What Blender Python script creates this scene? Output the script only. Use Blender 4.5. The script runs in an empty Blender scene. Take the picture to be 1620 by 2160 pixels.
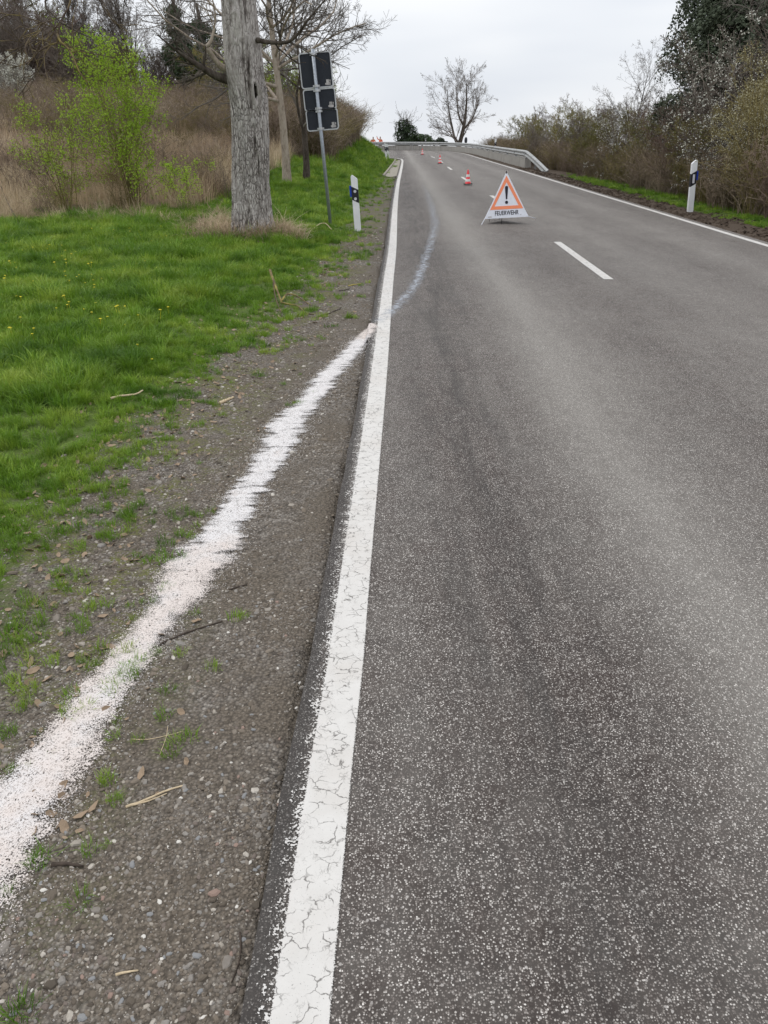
import bpy, math, random
import numpy as np
from mathutils import Vector, Matrix, Euler, noise as mnoise

R = math.radians
rng = np.random.default_rng(7)
random.seed(7)
S = bpy.context.scene
COL = S.collection

# ------------------------------------------------------------------ camera
cam_d = bpy.data.cameras.new('camera')
cam = bpy.data.objects.new('camera', cam_d)
COL.objects.link(cam)
cam.location = (0, 0, 1.6)
cam.rotation_euler = (R(90 - 26.5), 0, 0)
cam_d.sensor_fit = 'HORIZONTAL'
cam_d.sensor_width = 36
cam_d.lens = 36 * 1600 / 1620
cam_d.clip_start = 0.05
cam_d.clip_end = 8000
S.camera = cam

# ------------------------------------------------------------------ world, sun, exposure
W = bpy.data.worlds.new('World')
S.world = W
W.use_nodes = True
SUN_EL, SUN_ROT = R(55), R(-60)


def build_world():
    nt = W.node_tree
    nt.nodes.clear()
    L = nt.links
    out = nt.nodes.new('ShaderNodeOutputWorld')
    sky = nt.nodes.new('ShaderNodeTexSky')
    sky.sky_type = 'NISHITA'
    sky.sun_disc = False
    sky.sun_elevation = SUN_EL
    sky.sun_rotation = SUN_ROT
    bg1 = nt.nodes.new('ShaderNodeBackground')
    bg1.inputs['Strength'].default_value = 0.1
    L.new(sky.outputs[0], bg1.inputs[0])
    tc = nt.nodes.new('ShaderNodeTexCoord')
    sep = nt.nodes.new('ShaderNodeSeparateXYZ')
    L.new(tc.outputs['Generated'], sep.inputs[0])
    # soft stratus: noise on the sky direction, stretched sideways
    mp = nt.nodes.new('ShaderNodeMapping')
    mp.inputs['Scale'].default_value = (1.2, 1.2, 5.0)
    mp.inputs['Rotation'].default_value = (0.1, 0.35, 0.2)
    L.new(tc.outputs['Generated'], mp.inputs[0])
    nz = nt.nodes.new('ShaderNodeTexNoise')
    nz.inputs['Scale'].default_value = 2.2
    nz.inputs['Detail'].default_value = 3
    nz.inputs['Roughness'].default_value = 0.45
    L.new(mp.outputs[0], nz.inputs[0])
    cr = nt.nodes.new('ShaderNodeValToRGB')
    cr.color_ramp.elements[0].position = 0.34
    cr.color_ramp.elements[0].color = (0.74, 0.775, 0.835, 1)
    cr.color_ramp.elements[1].position = 0.62
    cr.color_ramp.elements[1].color = (0.90, 0.915, 0.94, 1)
    L.new(nz.outputs[0], cr.inputs[0])
    # brighter towards the zenith, as an overcast sky is
    mr = nt.nodes.new('ShaderNodeMapRange')
    mr.inputs['From Min'].default_value = 0.0
    mr.inputs['From Max'].default_value = 1.0
    mr.inputs['To Min'].default_value = 0.98
    mr.inputs['To Max'].default_value = 1.45
    L.new(sep.outputs['Z'], mr.inputs['Value'])
    bg2 = nt.nodes.new('ShaderNodeBackground')
    L.new(cr.outputs[0], bg2.inputs[0])
    L.new(mr.outputs[0], bg2.inputs['Strength'])
    mix = nt.nodes.new('ShaderNodeMixShader')
    mix.inputs[0].default_value = 0.95
    L.new(bg1.outputs[0], mix.inputs[1])
    L.new(bg2.outputs[0], mix.inputs[2])
    L.new(mix.outputs[0], out.inputs[0])


build_world()
sun_d = bpy.data.lights.new('sun', 'SUN')
sun_d.energy = 0.8
sun_d.angle = R(25)
sun_d.color = (1.0, 0.96, 0.9)
sun = bpy.data.objects.new('sun', sun_d)
COL.objects.link(sun)
sdir = Vector((math.sin(SUN_ROT) * math.cos(SUN_EL), math.cos(SUN_ROT) * math.cos(SUN_EL), math.sin(SUN_EL)))
sun.rotation_euler = sdir.to_track_quat('Z', 'Y').to_euler()

S.view_settings.view_transform = 'Standard'
S.view_settings.look = 'None'
S.view_settings.exposure = 0.10
S.view_settings.gamma = 1
S.view_settings.use_curve_mapping = False
S.render.engine = 'CYCLES'
S.cycles.max_bounces = 6
S.cycles.diffuse_bounces = 3
S.cycles.glossy_bounces = 2
S.cycles.transparent_max_bounces = 12


# ------------------------------------------------------------------ material helper
class NT:
    def __init__(s, name):
        s.m = bpy.data.materials.new(name)
        s.m.use_nodes = True
        s.t = s.m.node_tree
        s.t.nodes.clear()
        s.out = s.n('ShaderNodeOutputMaterial')
        s.b = s.n('ShaderNodeBsdfPrincipled')
        s.l(s.b.outputs[0], s.out.inputs[0])
        s.b.inputs['Specular IOR Level'].default_value = 0.3

    def n(s, t, **k):
        x = s.t.nodes.new(t)
        for a, v in k.items():
            setattr(x, a, v)
        return x

    def l(s, a, b):
        s.t.links.new(a, b)

    def inp(s, sock, v):
        if hasattr(v, 'is_linked') or isinstance(v, bpy.types.NodeSocket):
            s.l(v, sock)
        else:
            sock.default_value = v

    def coord(s, kind='Object', scale=(1, 1, 1), rot=(0, 0, 0)):
        tc = s.n('ShaderNodeTexCoord')
        mp = s.n('ShaderNodeMapping')
        mp.inputs['Scale'].default_value = scale
        mp.inputs['Rotation'].default_value = rot
        s.l(tc.outputs[kind], mp.inputs[0])
        return mp.outputs[0]

    def noise(s, vec, scale, detail=3, rough=0.5):
        x = s.n('ShaderNodeTexNoise')
        s.l(vec, x.inputs['Vector'])
        x.inputs['Scale'].default_value = scale
        x.inputs['Detail'].default_value = detail
        x.inputs['Roughness'].default_value = rough
        return x.outputs[0]

    def voro(s, vec, scale, feature='F1', rand=1):
        x = s.n('ShaderNodeTexVoronoi', feature=feature)
        s.l(vec, x.inputs['Vector'])
        x.inputs['Scale'].default_value = scale
        x.inputs['Randomness'].default_value = rand
        return x

    def ramp(s, fac, stops, interp='LINEAR'):
        x = s.n('ShaderNodeValToRGB')
        s.l(fac, x.inputs[0])
        cr = x.color_ramp
        cr.interpolation = interp
        while len(cr.elements) < len(stops):
            cr.elements.new(0.5)
        for e, (p, c) in zip(cr.elements, stops):
            e.position = p
            e.color = (c[0], c[1], c[2], 1) if hasattr(c, '__len__') else (c, c, c, 1)
        return x.outputs[0]

    def mix(s, fac, a, b, mode='MIX'):
        x = s.n('ShaderNodeMix', data_type='RGBA', blend_type=mode)
        s.inp(x.inputs[0], fac)
        for sock, v in ((x.inputs[6], a), (x.inputs[7], b)):
            if isinstance(v, bpy.types.NodeSocket):
                s.l(v, sock)
            else:
                sock.default_value = (v[0], v[1], v[2], 1)
        return x.outputs[2]

    def math(s, op, a, b=0.0, clamp=False):
        x = s.n('ShaderNodeMath', operation=op, use_clamp=clamp)
        s.inp(x.inputs[0], a)
        s.inp(x.inputs[1], b)
        return x.outputs[0]

    def maprange(s, v, a, b, c=0.0, d=1.0, smooth=False):
        x = s.n('ShaderNodeMapRange')
        if smooth:
            x.interpolation_type = 'SMOOTHSTEP'
        s.l(v, x.inputs['Value'])
        for k, q in zip(('From Min', 'From Max', 'To Min', 'To Max'), (a, b, c, d)):
            x.inputs[k].default_value = q
        return x.outputs[0]

    def attr(s, name):
        x = s.n('ShaderNodeAttribute')
        x.attribute_name = name
        return x.outputs['Fac']

    def bump(s, h, strength=0.3, dist=0.01, after=None):
        x = s.n('ShaderNodeBump')
        x.inputs['Strength'].default_value = strength
        x.inputs['Distance'].default_value = dist
        s.l(h, x.inputs['Height'])
        if after is not None:
            s.l(after, x.inputs['Normal'])
        return x.outputs[0]

    def fin(s, color=None, rough=None, normal=None, alpha=None, metal=None, spec=None):
        if color is not None:
            s.inp(s.b.inputs['Base Color'], color if isinstance(color, bpy.types.NodeSocket) else (*color[:3], 1))
        if rough is not None:
            s.inp(s.b.inputs['Roughness'], rough)
        if normal is not None:
            s.l(normal, s.b.inputs['Normal'])
        if alpha is not None:
            s.inp(s.b.inputs['Alpha'], alpha)
        if metal is not None:
            s.inp(s.b.inputs['Metallic'], metal)
        if spec is not None:
            s.inp(s.b.inputs['Specular IOR Level'], spec)
        return s.m


def plain(name, c, rough=0.7, var=0.15, scale=20, metal=0.0, spec=0.3):
    t = NT(name)
    v = t.coord()
    n = t.noise(v, scale, 4)
    f = t.maprange(n, 0.3, 0.7, 1 - var, 1 + var)
    col = t.mix(1.0, c, (1, 1, 1), 'MULTIPLY')
    cc = t.n('ShaderNodeVectorMath', operation='SCALE')
    t.l(col, cc.inputs[0])
    t.l(f, cc.inputs['Scale'])
    return t.fin(cc.outputs[0], rough, metal=metal, spec=spec)


def leafmat(name, c1, c2, c3=None, rough=0.65, attr=None, scale=0.6, spec=0.2, trans=0.0):
    """foliage/twig colour: varies from instance to instance and slowly over space"""
    t = NT(name)
    oi = t.n('ShaderNodeObjectInfo')
    g = t.n('ShaderNodeNewGeometry')
    n = t.noise(g.outputs['Position'], scale, 3, 0.6)
    f = t.math('ADD', t.math('MULTIPLY', oi.outputs['Random'], 0.45), t.math('MULTIPLY', t.math('SUBTRACT', n, 0.5), 2.2))
    f = t.math('ADD', f, 0.27)
    c3 = c3 or c2
    col = t.ramp(f, [(0.1, c1), (0.5, c2), (0.95, c3)])
    r2 = t.maprange(t.math('FRACT', t.math('MULTIPLY', oi.outputs['Random'], 17.3)), 0, 1, 0.8, 1.2)
    vm = t.n('ShaderNodeVectorMath', operation='SCALE')
    t.l(col, vm.inputs[0])
    t.l(r2, vm.inputs['Scale'])
    m = t.fin(vm.outputs[0], rough, spec=spec)
    if trans:
        tr = t.n('ShaderNodeBsdfTranslucent')
        t.l(vm.outputs[0], tr.inputs[0])
        mx = t.n('ShaderNodeMixShader')
        mx.inputs[0].default_value = trans
        t.l(t.b.outputs[0], mx.inputs[1])
        t.l(tr.outputs[0], mx.inputs[2])
        t.l(mx.outputs[0], t.out.inputs[0])
    return m


# ------------------------------------------------------------------ object helpers
def mesh_np(name, V, F, mats=(), matidx=None, smooth=False, uv=None, attrs=None):
    """V (n,3); F list of arrays of quads/tris or one array"""
    me = bpy.data.meshes.new(name)
    V = np.asarray(V, np.float32)
    Fs = [np.asarray(f, np.int32) for f in (F if isinstance(F, (list, tuple)) else [F]) if len(f)]
    me.vertices.add(len(V))
    me.vertices.foreach_set('co', V.ravel())
    loops = np.concatenate([f.ravel() for f in Fs])
    tot = np.concatenate([np.full(len(f), f.shape[1], np.int32) for f in Fs])
    st = np.concatenate([[0], np.cumsum(tot)[:-1]]).astype(np.int32)
    me.loops.add(len(loops))
    me.loops.foreach_set('vertex_index', loops)
    me.polygons.add(len(tot))
    me.polygons.foreach_set('loop_start', st)
    me.polygons.foreach_set('loop_total', tot)
    for m in mats:
        me.materials.append(m)
    if matidx is not None:
        me.polygons.foreach_set('material_index', np.asarray(matidx, np.int32))
    me.polygons.foreach_set('use_smooth', np.full(len(tot), smooth))
    if uv is not None:
        l = me.uv_layers.new(name='UVMap')
        l.data.foreach_set('uv', np.asarray(uv, np.float32)[loops].ravel())
    for k, a in (attrs or {}).items():
        at = me.attributes.new(k, 'FLOAT', 'POINT')
        at.data.foreach_set('value', np.asarray(a, np.float32))
    me.update(calc_edges=True)
    me.validate()
    return me


def link(name, me, parent=None, loc=None, rot=None, **tags):
    o = bpy.data.objects.new(name, me)
    COL.objects.link(o)
    if parent is not None:
        o.parent = parent
    if loc is not None:
        o.location = loc
    if rot is not None:
        o.rotation_euler = rot
    for k, v in tags.items():
        o[k] = v
    return o


def thing(name, label, category, loc=(0, 0, 0), rot=(0, 0, 0), group=None):
    o = link(name, None, None, loc, rot, label=label, category=category)
    if group:
        o['group'] = group
    return o


def copy_thing(src, loc, rot=(0, 0, 0), scale=1.0, label=None, group=None):
    r = src.copy()
    COL.objects.link(r)
    r.location = loc
    r.rotation_euler = rot
    r.scale = (scale,) * 3 if not hasattr(scale, '__len__') else scale
    if label:
        r['label'] = label
    if group:
        r['group'] = group
    for ch in list(src.children):
        c = ch.copy()
        COL.objects.link(c)
        c.parent = r
        for g in ch.children:
            d = g.copy()
            COL.objects.link(d)
            d.parent = c
    return r


class Geo:
    def __init__(s):
        s.v, s.q, s.t, s.qm, s.tm, s.n = [], [], [], [], [], 0

    def add(s, V, Q=None, T=None, m=0):
        V = np.asarray(V, float).reshape(-1, 3)
        if Q is not None and len(Q):
            s.q.append(np.asarray(Q) + s.n)
            s.qm.append(np.full(len(Q), m))
        if T is not None and len(T):
            s.t.append(np.asarray(T) + s.n)
            s.tm.append(np.full(len(T), m))
        s.v.append(V)
        s.n += len(V)

    def box(s, c, size, rot=None, m=0):
        x, y, z = [a / 2 for a in size]
        P = np.array([[-x, -y, -z], [x, -y, -z], [x, y, -z], [-x, y, -z], [-x, -y, z], [x, -y, z], [x, y, z], [-x, y, z]])
        if rot is not None:
            P = P @ np.array(Euler(rot).to_matrix()).T
        s.add(P + np.array(c), [[0, 3, 2, 1], [4, 5, 6, 7], [0, 1, 5, 4], [1, 2, 6, 5], [2, 3, 7, 6], [3, 0, 4, 7]], m=m)

    def prism(s, poly, y0, y1, m=0):
        """poly (x,z) outline extruded along y"""
        k = len(poly)
        P = [(x, y0, z) for x, z in poly] + [(x, y1, z) for x, z in poly]
        s.add(P, [[i, (i + 1) % k, k + (i + 1) % k, k + i] for i in range(k)], m=m)
        c0 = s.n
        s.add(P + [tuple(np.mean(P[:k], 0)), tuple(np.mean(P[k:], 0))],
              None, [[2 * k, (i + 1) % k, i] for i in range(k)] + [[2 * k + 1, k + i, k + (i + 1) % k] for i in range(k)], m=m)

    def tube(s, pts, rad, sides=8, cap=True, m=0):
        V, Q, T = tubes(np.array([pts], float), np.array([np.broadcast_to(rad, len(pts))], float), sides, cap)
        s.add(V, Q, T, m)

    def mesh(s, name, mats, smooth=False, **k):
        F, M = [], []
        if s.q:
            F.append(np.concatenate(s.q)); M.append(np.concatenate(s.qm))
        if s.t:
            F.append(np.concatenate(s.t)); M.append(np.concatenate(s.tm))
        return mesh_np(name, np.concatenate(s.v), F, mats, np.concatenate(M), smooth, **k)


def tubes(P, RAD, sides=3, cap=False):
    """P (N,K,3) RAD (N,K) -> one batch of tapered tubes"""
    N, K, _ = P.shape
    T = np.empty_like(P)
    T[:, 1:-1] = P[:, 2:] - P[:, :-2]
    T[:, 0] = P[:, 1] - P[:, 0]
    T[:, -1] = P[:, -1] - P[:, -2]
    T /= np.linalg.norm(T, axis=2, keepdims=True) + 1e-9
    ref = np.where(np.abs(T[:, :1, 2:3]) > 0.9, np.array([1.0, 0, 0]), np.array([0, 0, 1.0]))
    ref = np.broadcast_to(ref, T.shape)
    A = np.cross(T, ref)
    A /= np.linalg.norm(A, axis=2, keepdims=True) + 1e-9
    B = np.cross(T, A)
    a = np.arange(sides) * 2 * np.pi / sides
    V = P[:, :, None] + RAD[:, :, None, None] * (A[:, :, None] * np.cos(a)[None, None, :, None] + B[:, :, None] * np.sin(a)[None, None, :, None])
    base = (np.arange(N) * K * sides)[:, None, None]
    k = (np.arange(K - 1) * sides)[None, :, None]
    j = np.arange(sides)[None, None, :]
    j2 = (j + 1) % sides
    Q = np.stack([base + k + j, base + k + j2, base + k + sides + j2, base + k + sides + j], -1).reshape(-1, 4)
    V = V.reshape(-1, 3)
    Tt = None
    if cap:
        n0 = len(V)
        V = np.concatenate([V, P[:, 0], P[:, -1]])
        i = np.arange(N)
        b = (i * K * sides)[:, None]
        j = np.arange(sides)[None]
        j2 = (j + 1) % sides
        t0 = np.stack([np.broadcast_to((n0 + i)[:, None], (N, sides)), b + j2, b + j], -1)
        e = b + (K - 1) * sides
        t1 = np.stack([np.broadcast_to((n0 + N + i)[:, None], (N, sides)), e + j, e + j2], -1)
        Tt = np.concatenate([t0.reshape(-1, 3), t1.reshape(-1, 3)])
    return V, Q, Tt


def norm(a):
    return a / (np.linalg.norm(a, axis=-1, keepdims=True) + 1e-9)


# ------------------------------------------------------------------ road layout (metres; +Y up the road)
def lerp_curve(pts, y):
    p = np.array(pts, float)
    return np.interp(y, p[:, 0], p[:, 1])


def smooth_poly(pts, step=0.5):
    """Catmull-Rom through points, resampled"""
    p = [np.array(q, float) for q in pts]
    p = [2 * p[0] - p[1]] + p + [2 * p[-1] - p[-2]]
    out = []
    for i in range(1, len(p) - 2):
        a, b, c, d = p[i - 1:i + 3]
        n = max(2, int(np.linalg.norm(c - b) / step))
        for k in range(n):
            t = k / n
            out.append(0.5 * ((2 * b) + (c - a) * t + (2 * a - 5 * b + 4 * c - d) * t * t + (3 * b - a - 3 * c + d) * t ** 3))
    out.append(p[-2])
    return np.array(out)


# left white line centre, centre line, right white line centre (x, y)
LINE_L = smooth_poly([(-.22, -6), (-.2, -2), (-.17, .9), (-.13, 2.06), (-.115, 2.7), (-.04, 5.4), (.05, 9.3), (.14, 12.7), (.265, 19.5), (.42, 26.3), (.57, 32), (.82, 40.3), (1.12, 51), (1.24, 57), (1.1, 60), (.2, 62.3), (-3, 64), (-8, 66.5), (-16, 73), (-28, 84), (-60, 108)], .6)
LINE_C = smooth_poly([(2.35, -6), (2.55, 0), (2.75, 9.3), (2.88, 14), (3.1, 23.5), (3.2, 33), (3.42, 44), (3.66, 53), (3.78, 61), (3.66, 67), (3.25, 71.6), (2.2, 75), (-.5, 77.3), (-5, 79), (-12, 84), (-26, 95), (-58, 120)], .6)
LINE_R = smooth_poly([(5.7, -6), (5.95, 3), (6.12, 12.8), (6.25, 20), (6.38, 28), (6.6, 39), (6.82, 52), (7.05, 65), (7.2, 74), (6.9, 81), (5.9, 86), (3.9, 89.3), (.6, 91), (-4, 92), (-10, 95), (-24, 107), (-56, 131)], .6)


def offset(line, d):
    """shift a polyline sideways, + = to its right"""
    t = norm(np.gradient(line, axis=0))
    n = np.stack([t[:, 1], -t[:, 0]], 1)
    return line + n * (np.asarray(d)[:, None] if np.ndim(d) else d)


EDGE_L = offset(LINE_L, -.125)
EDGE_R = offset(LINE_R, .2)


def poly_dist(X, Y, line):
    """distance and signed side (+ = right of line) of points to polyline"""
    best = np.full(X.shape, 1e9)
    side = np.zeros(X.shape)
    for a, b in zip(line[:-1:2], line[2::2]):
        ab = b - a
        l2 = ab @ ab + 1e-12
        t = np.clip(((X - a[0]) * ab[0] + (Y - a[1]) * ab[1]) / l2, 0, 1)
        dx = X - (a[0] + t * ab[0])
        dy = Y - (a[1] + t * ab[1])
        d = np.hypot(dx, dy)
        c = dx * ab[1] - dy * ab[0]
        m = d < best
        best = np.where(m, d, best)
        side = np.where(m, np.sign(c), side)
    return best, side


def sstep(x, a, b):
    t = np.clip((x - a) / (b - a), 0, 1)
    return t * t * (3 - 2 * t)


def vnoise(x, y, s, seed=0):
    """cheap smooth value noise, vectorised"""
    x = np.asarray(x, float) / s + seed * 17.13
    y = np.asarray(y, float) / s + seed * 5.71
    xi, yi = np.floor(x), np.floor(y)
    fx, fy = x - xi, y - yi
    fx, fy = fx * fx * (3 - 2 * fx), fy * fy * (3 - 2 * fy)

    def h(a, b):
        v = np.sin(a * 127.1 + b * 311.7 + seed * 74.7) * 43758.5453
        return v - np.floor(v)
    return (h(xi, yi) * (1 - fx) + h(xi + 1, yi) * fx) * (1 - fy) + (h(xi, yi + 1) * (1 - fx) + h(xi + 1, yi + 1) * fx) * fy


def grass_bound(y):
    return lerp_curve([(-6, .9), (1, .92), (2.06, .98), (3.4, 1.22), (4.8, 1.16), (6.85, .98), (10.7, .72), (15, .6), (20.8, .55), (27, .42), (33, .25), (36, .62), (45, .5), (57, .35), (62, .3)], y)


def height(X, Y):
    dl, sl = poly_dist(X, Y, EDGE_L)
    dr, sr = poly_dist(X, Y, EDGE_R)
    left = sl < 0
    right = sr > 0
    yc = np.clip(Y, -10, 60)
    slope = .094 * (1 - np.exp(-np.maximum(0, dl - .7) / 5.2))
    hl = -.045 - .02 * sstep(dl, 0, .5) + .05 * sstep(dl, .9, 2.2) + slope * np.maximum(0, yc - 17) * (1 - .15 * sstep(dl, 20, 60))
    hl = hl + .10 * (vnoise(X, Y, 2.3, 1) - .5) * sstep(dl, 1.2, 3) + .03 * (vnoise(X, Y, .6, 2) - .5) * sstep(dl, .7, 1.4)
    hl = hl + .5 * (vnoise(X, Y, 9, 3) - .5) * sstep(dl, 5, 12) * sstep(Y, 18, 30)
    hr = -.04 + .04 * sstep(dr, .1, .9) * (vnoise(X, Y, .35, 5)) - .28 * np.maximum(0, dr - 1.9) + .04 * (vnoise(X, Y, 1.1, 4) - .5)
    hr = np.where(dr > 16, -.04 - .28 * 14.1 - .045 * (dr - 16), hr)
    hr = np.maximum(hr, -62)
    z = np.where(left, hl, np.where(right, hr, -.09))
    return z, dl, dr, left, right


# nonuniform terrain grid
def grade(a, b, d0, g, start):
    """positions from start towards b with growing step"""
    out = [start]
    d = d0
    while abs(out[-1] - start) < abs(b - start):
        out.append(out[-1] + math.copysign(d, b - start))
        d *= g
    return out


xs = sorted(set(np.round(grade(0, -1500, .05, 1.032, -1.6)[1:] + list(np.arange(-1.6, 0.2, .045)) + [.35, .6, 1, 2, 3, 4, 5, 5.6, 6] + list(np.arange(6.2, 9.2, .12)) + grade(0, 1500, .3, 1.07, 9.2), 4)))
ys = sorted(set(np.round(grade(0, -400, .3, 1.25, .3)[1:] + list(np.arange(.3, 4.5, .045)) + list(np.arange(4.5, 12, .12)) + list(np.arange(12, 100, .42)) + grade(0, 3500, .6, 1.1, 100), 4)))
GX, GY = np.meshgrid(xs, ys)
GZ, DL, DR, LEFT, RIGHT = height(GX, GY)
GZ = GZ - np.where(np.hypot(GX, GY) > 160, .03 * (np.hypot(GX, GY) - 160) * LEFT, 0)
GZ = np.maximum(GZ, -62)


def z_at(x, y):
    z, *_ = height(np.atleast_1d(np.asarray(x, float)), np.atleast_1d(np.asarray(y, float)))
    return z if len(z) > 1 else float(z[0])


def grid_faces(nr, nc):
    i = np.arange((nr - 1) * nc).reshape(nr - 1, nc)[:, :-1].ravel()
    return np.stack([i, i + 1, i + nc + 1, i + nc], 1)


gb = grass_bound(GY)
a_grass = np.where(LEFT, sstep(DL - gb, -.12, .45), 0) + np.where(RIGHT, sstep(DR, .75, 1.0) * (1 - sstep(DR, 2.0, 2.6)) * sstep(GY, -5, 0) * (1 - sstep(GY, 33, 38)), 0)
a_dry = np.where(LEFT, sstep(DL, 3.4, 5.2) * sstep(GY + 1.4 * (vnoise(GX, GY, 2, 8) - .5) - .25 * (GX + 6), 16.5, 18.2), 0) + np.where(RIGHT, sstep(DR, 2.0, 3), 0)
a_soil = np.where(RIGHT, 1, 0)


# ------------------------------------------------------------------ materials
def mat_ground():
    t = NT('ground')
    v = t.coord()
    ag, ad, asl = t.attr('grass'), t.attr('dry'), t.attr('soil')
    # gravel: small stones in dark grit
    vo = t.voro(v, 95)
    vo2 = t.voro(v, 42)
    sep = t.n('ShaderNodeSeparateColor'); t.l(vo.outputs['Color'], sep.inputs[0])
    sep2 = t.n('ShaderNodeSeparateColor'); t.l(vo2.outputs['Color'], sep2.inputs[0])
    stone = t.ramp(sep.outputs[0], [(0, (.075, .063, .052)), (.45, (.155, .133, .113)), (.8, (.27, .24, .21)), (1, (.50, .46, .41))])
    stone2 = t.ramp(sep2.outputs[1], [(0, (.10, .085, .07)), (.6, (.19, .165, .14)), (1, (.37, .34, .30))])
    big = t.noise(v, 2.2, 4, .6)
    g = t.mix(.4, stone, stone2)
    dirt = t.mix(t.noise(v, 160, 2), (.10, .08, .06), (.235, .20, .16))
    g = t.mix(t.maprange(t.noise(v, 2.1, 6, .68), .38, .56), g, dirt)
    edge = t.maprange(vo.outputs['Distance'], .0, .75, 1.25, .5)
    vm = t.n('ShaderNodeVectorMath', operation='SCALE'); t.l(g, vm.inputs[0]); t.l(edge, vm.inputs['Scale'])
    g = vm.outputs[0]
    # moss / soil under the grass
    moss = t.mix(t.noise(v, 60, 3), (.06, .065, .022), (.19, .20, .045))
    g = t.mix(t.math('MULTIPLY', t.maprange(t.noise(v, 5.5, 5, .72), .47, .58), t.math('MULTIPLY', t.maprange(t.math('ADD', ag, t.attr('mossy')), .02, .9), t.maprange(t.noise(v, 70, 3, .6), .35, .58))), g, moss)
    soil = t.mix(t.noise(v, 35, 4, .7), (.035, .026, .018), (.115, .082, .058))
    g2 = t.mix(asl, g, soil)
    under = t.mix(t.noise(v, 8, 4, .7), (.05, .075, .016), (.11, .17, .025))
    g2 = t.mix(t.maprange(t.math('ADD', ag, t.math('MULTIPLY', t.math('SUBTRACT', t.noise(v, 7, 5, .72), .5), 1.9)), .4, .9), g2, under)
    dry = t.mix(t.noise(v, 1.1, 5, .7), (.085, .055, .042), (.20, .15, .095))
    g2 = t.mix(ad, g2, dry)
    h = t.math('ADD', t.math('MULTIPLY', vo.outputs['Distance'], -.6), t.math('MULTIPLY', vo2.outputs['Distance'], -.8))
    nrm = t.bump(h, .8, .012)
    nrm = t.bump(t.noise(v, 220, 2), .4, .004, nrm)
    return t.fin(g2, .9, nrm, spec=.25)


def mat_asphalt():
    t = NT('asphalt')
    v = t.coord()
    jit = t.n('ShaderNodeVectorMath', operation='ADD')
    nzc = t.n('ShaderNodeTexNoise'); t.l(v, nzc.inputs[0]); nzc.inputs['Scale'].default_value = 190
    sc = t.n('ShaderNodeVectorMath', operation='SCALE'); t.l(nzc.outputs['Color'], sc.inputs[0]); sc.inputs['Scale'].default_value = .004
    t.l(v, jit.inputs[0]); t.l(sc.outputs[0], jit.inputs[1])
    vo = t.voro(jit.outputs[0], 200)
    sep = t.n('ShaderNodeSeparateColor'); t.l(vo.outputs['Color'], sep.inputs[0])
    vb = t.voro(jit.outputs[0], 88)
    sepb = t.n('ShaderNodeSeparateColor'); t.l(vb.outputs['Color'], sepb.inputs[0])
    # track wear: across-the-road profile (x corrected for the road's slight slant)
    pos = t.n('ShaderNodeSeparateXYZ'); t.l(v, pos.inputs[0])
    u = t.math('SUBTRACT', pos.outputs[0], t.math('MULTIPLY', pos.outputs[1], .012))
    u = t.math('ADD', u, t.math('MULTIPLY', t.math('SUBTRACT', t.noise(t.coord(scale=(1, .18, 1)), .9, 3), .5), .35))
    wear = t.ramp(t.maprange(u, -.4, 6.6), [(0, .42), (.07, .32), (.13, .22), (.185, .42), (.235, .98), (.29, .55), (.36, .30), (.46, .45), (.55, .58), (.66, .36), (.75, .62), (.86, .34), (1, .5)])
    patch = t.math('ADD', t.math('MULTIPLY', t.noise(t.coord(scale=(1, .55, 1)), 1.5, 6, .68), .6), t.math('MULTIPLY', t.noise(t.coord(scale=(1, .10, 1)), 3.2, 4, .6), .4))
    fine = t.noise(v, 9, 4, .7)
    w = t.math('ADD', wear, t.math('MULTIPLY', t.math('SUBTRACT', patch, .5), 1.1))
    w = t.math('ADD', w, t.math('MULTIPLY', t.math('SUBTRACT', fine, .5), .6), )
    # binder and aggregate
    tint = t.mix(t.noise(v, 4.3, 4, .6), (.058, .040, .033), (.042, .038, .035))
    u2 = t.math('SUBTRACT', pos.outputs[0], t.math('MULTIPLY', pos.outputs[1], .0245))
    u2 = t.math('ADD', u2, t.math('MULTIPLY', t.math('SUBTRACT', t.noise(v, 16, 4, .7), .5), .05))
    edge_grime = t.math('MULTIPLY', t.maprange(u2, -.275, -.238, 1, 0), t.math('LESS_THAN', pos.outputs[1], 34))
    bind = t.mix(t.maprange(w, .15, .95), tint, (.20, .187, .168))
    stonec = t.ramp(sep.outputs[1], [(0, (.09, .075, .066)), (.4, (.20, .175, .158)), (.75, (.36, .33, .30)), (1, (.72, .68, .63))])
    thr = t.math('SUBTRACT', sep.outputs[0], t.maprange(w, .1, .9, .26, .02))
    fac = t.math('MULTIPLY', t.maprange(thr, 0, .06), t.maprange(vo.outputs['Distance'], .36, .52, 1, 0))
    col = t.mix(fac, bind, stonec)
    facb = t.math('MULTIPLY', t.maprange(sepb.outputs[0], .80, .82), t.maprange(vb.outputs['Distance'], .22, .36, 1, 0))
    col = t.mix(facb, col, t.ramp(sepb.outputs[1], [(0, (.2, .18, .165)), (1, (.5, .47, .44))]))
    col = t.mix(t.math('MULTIPLY', edge_grime, .6), col, (.022, .02, .019))
    # rolled oil and rubber in the nearside wheel track, in broken lengthwise streaks
    strk = t.noise(t.coord(scale=(1, .09, 1)), 7, 5, .7)
    trk = t.math('MULTIPLY', t.maprange(t.math('ABSOLUTE', t.math('SUBTRACT', u, .42)), .05, .42, 1, 0), t.maprange(strk, .42, .62))
    col = t.mix(t.math('MULTIPLY', trk, .5), col, (.035, .032, .03))
    h = t.math('ADD', t.math('MULTIPLY', vo.outputs['Distance'], -1.0), t.math('MULTIPLY', t.noise(v, 300, 2), .5))
    nrm = t.bump(h, .55, .004)
    return t.fin(col, .74, nrm, spec=.3)


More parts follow.
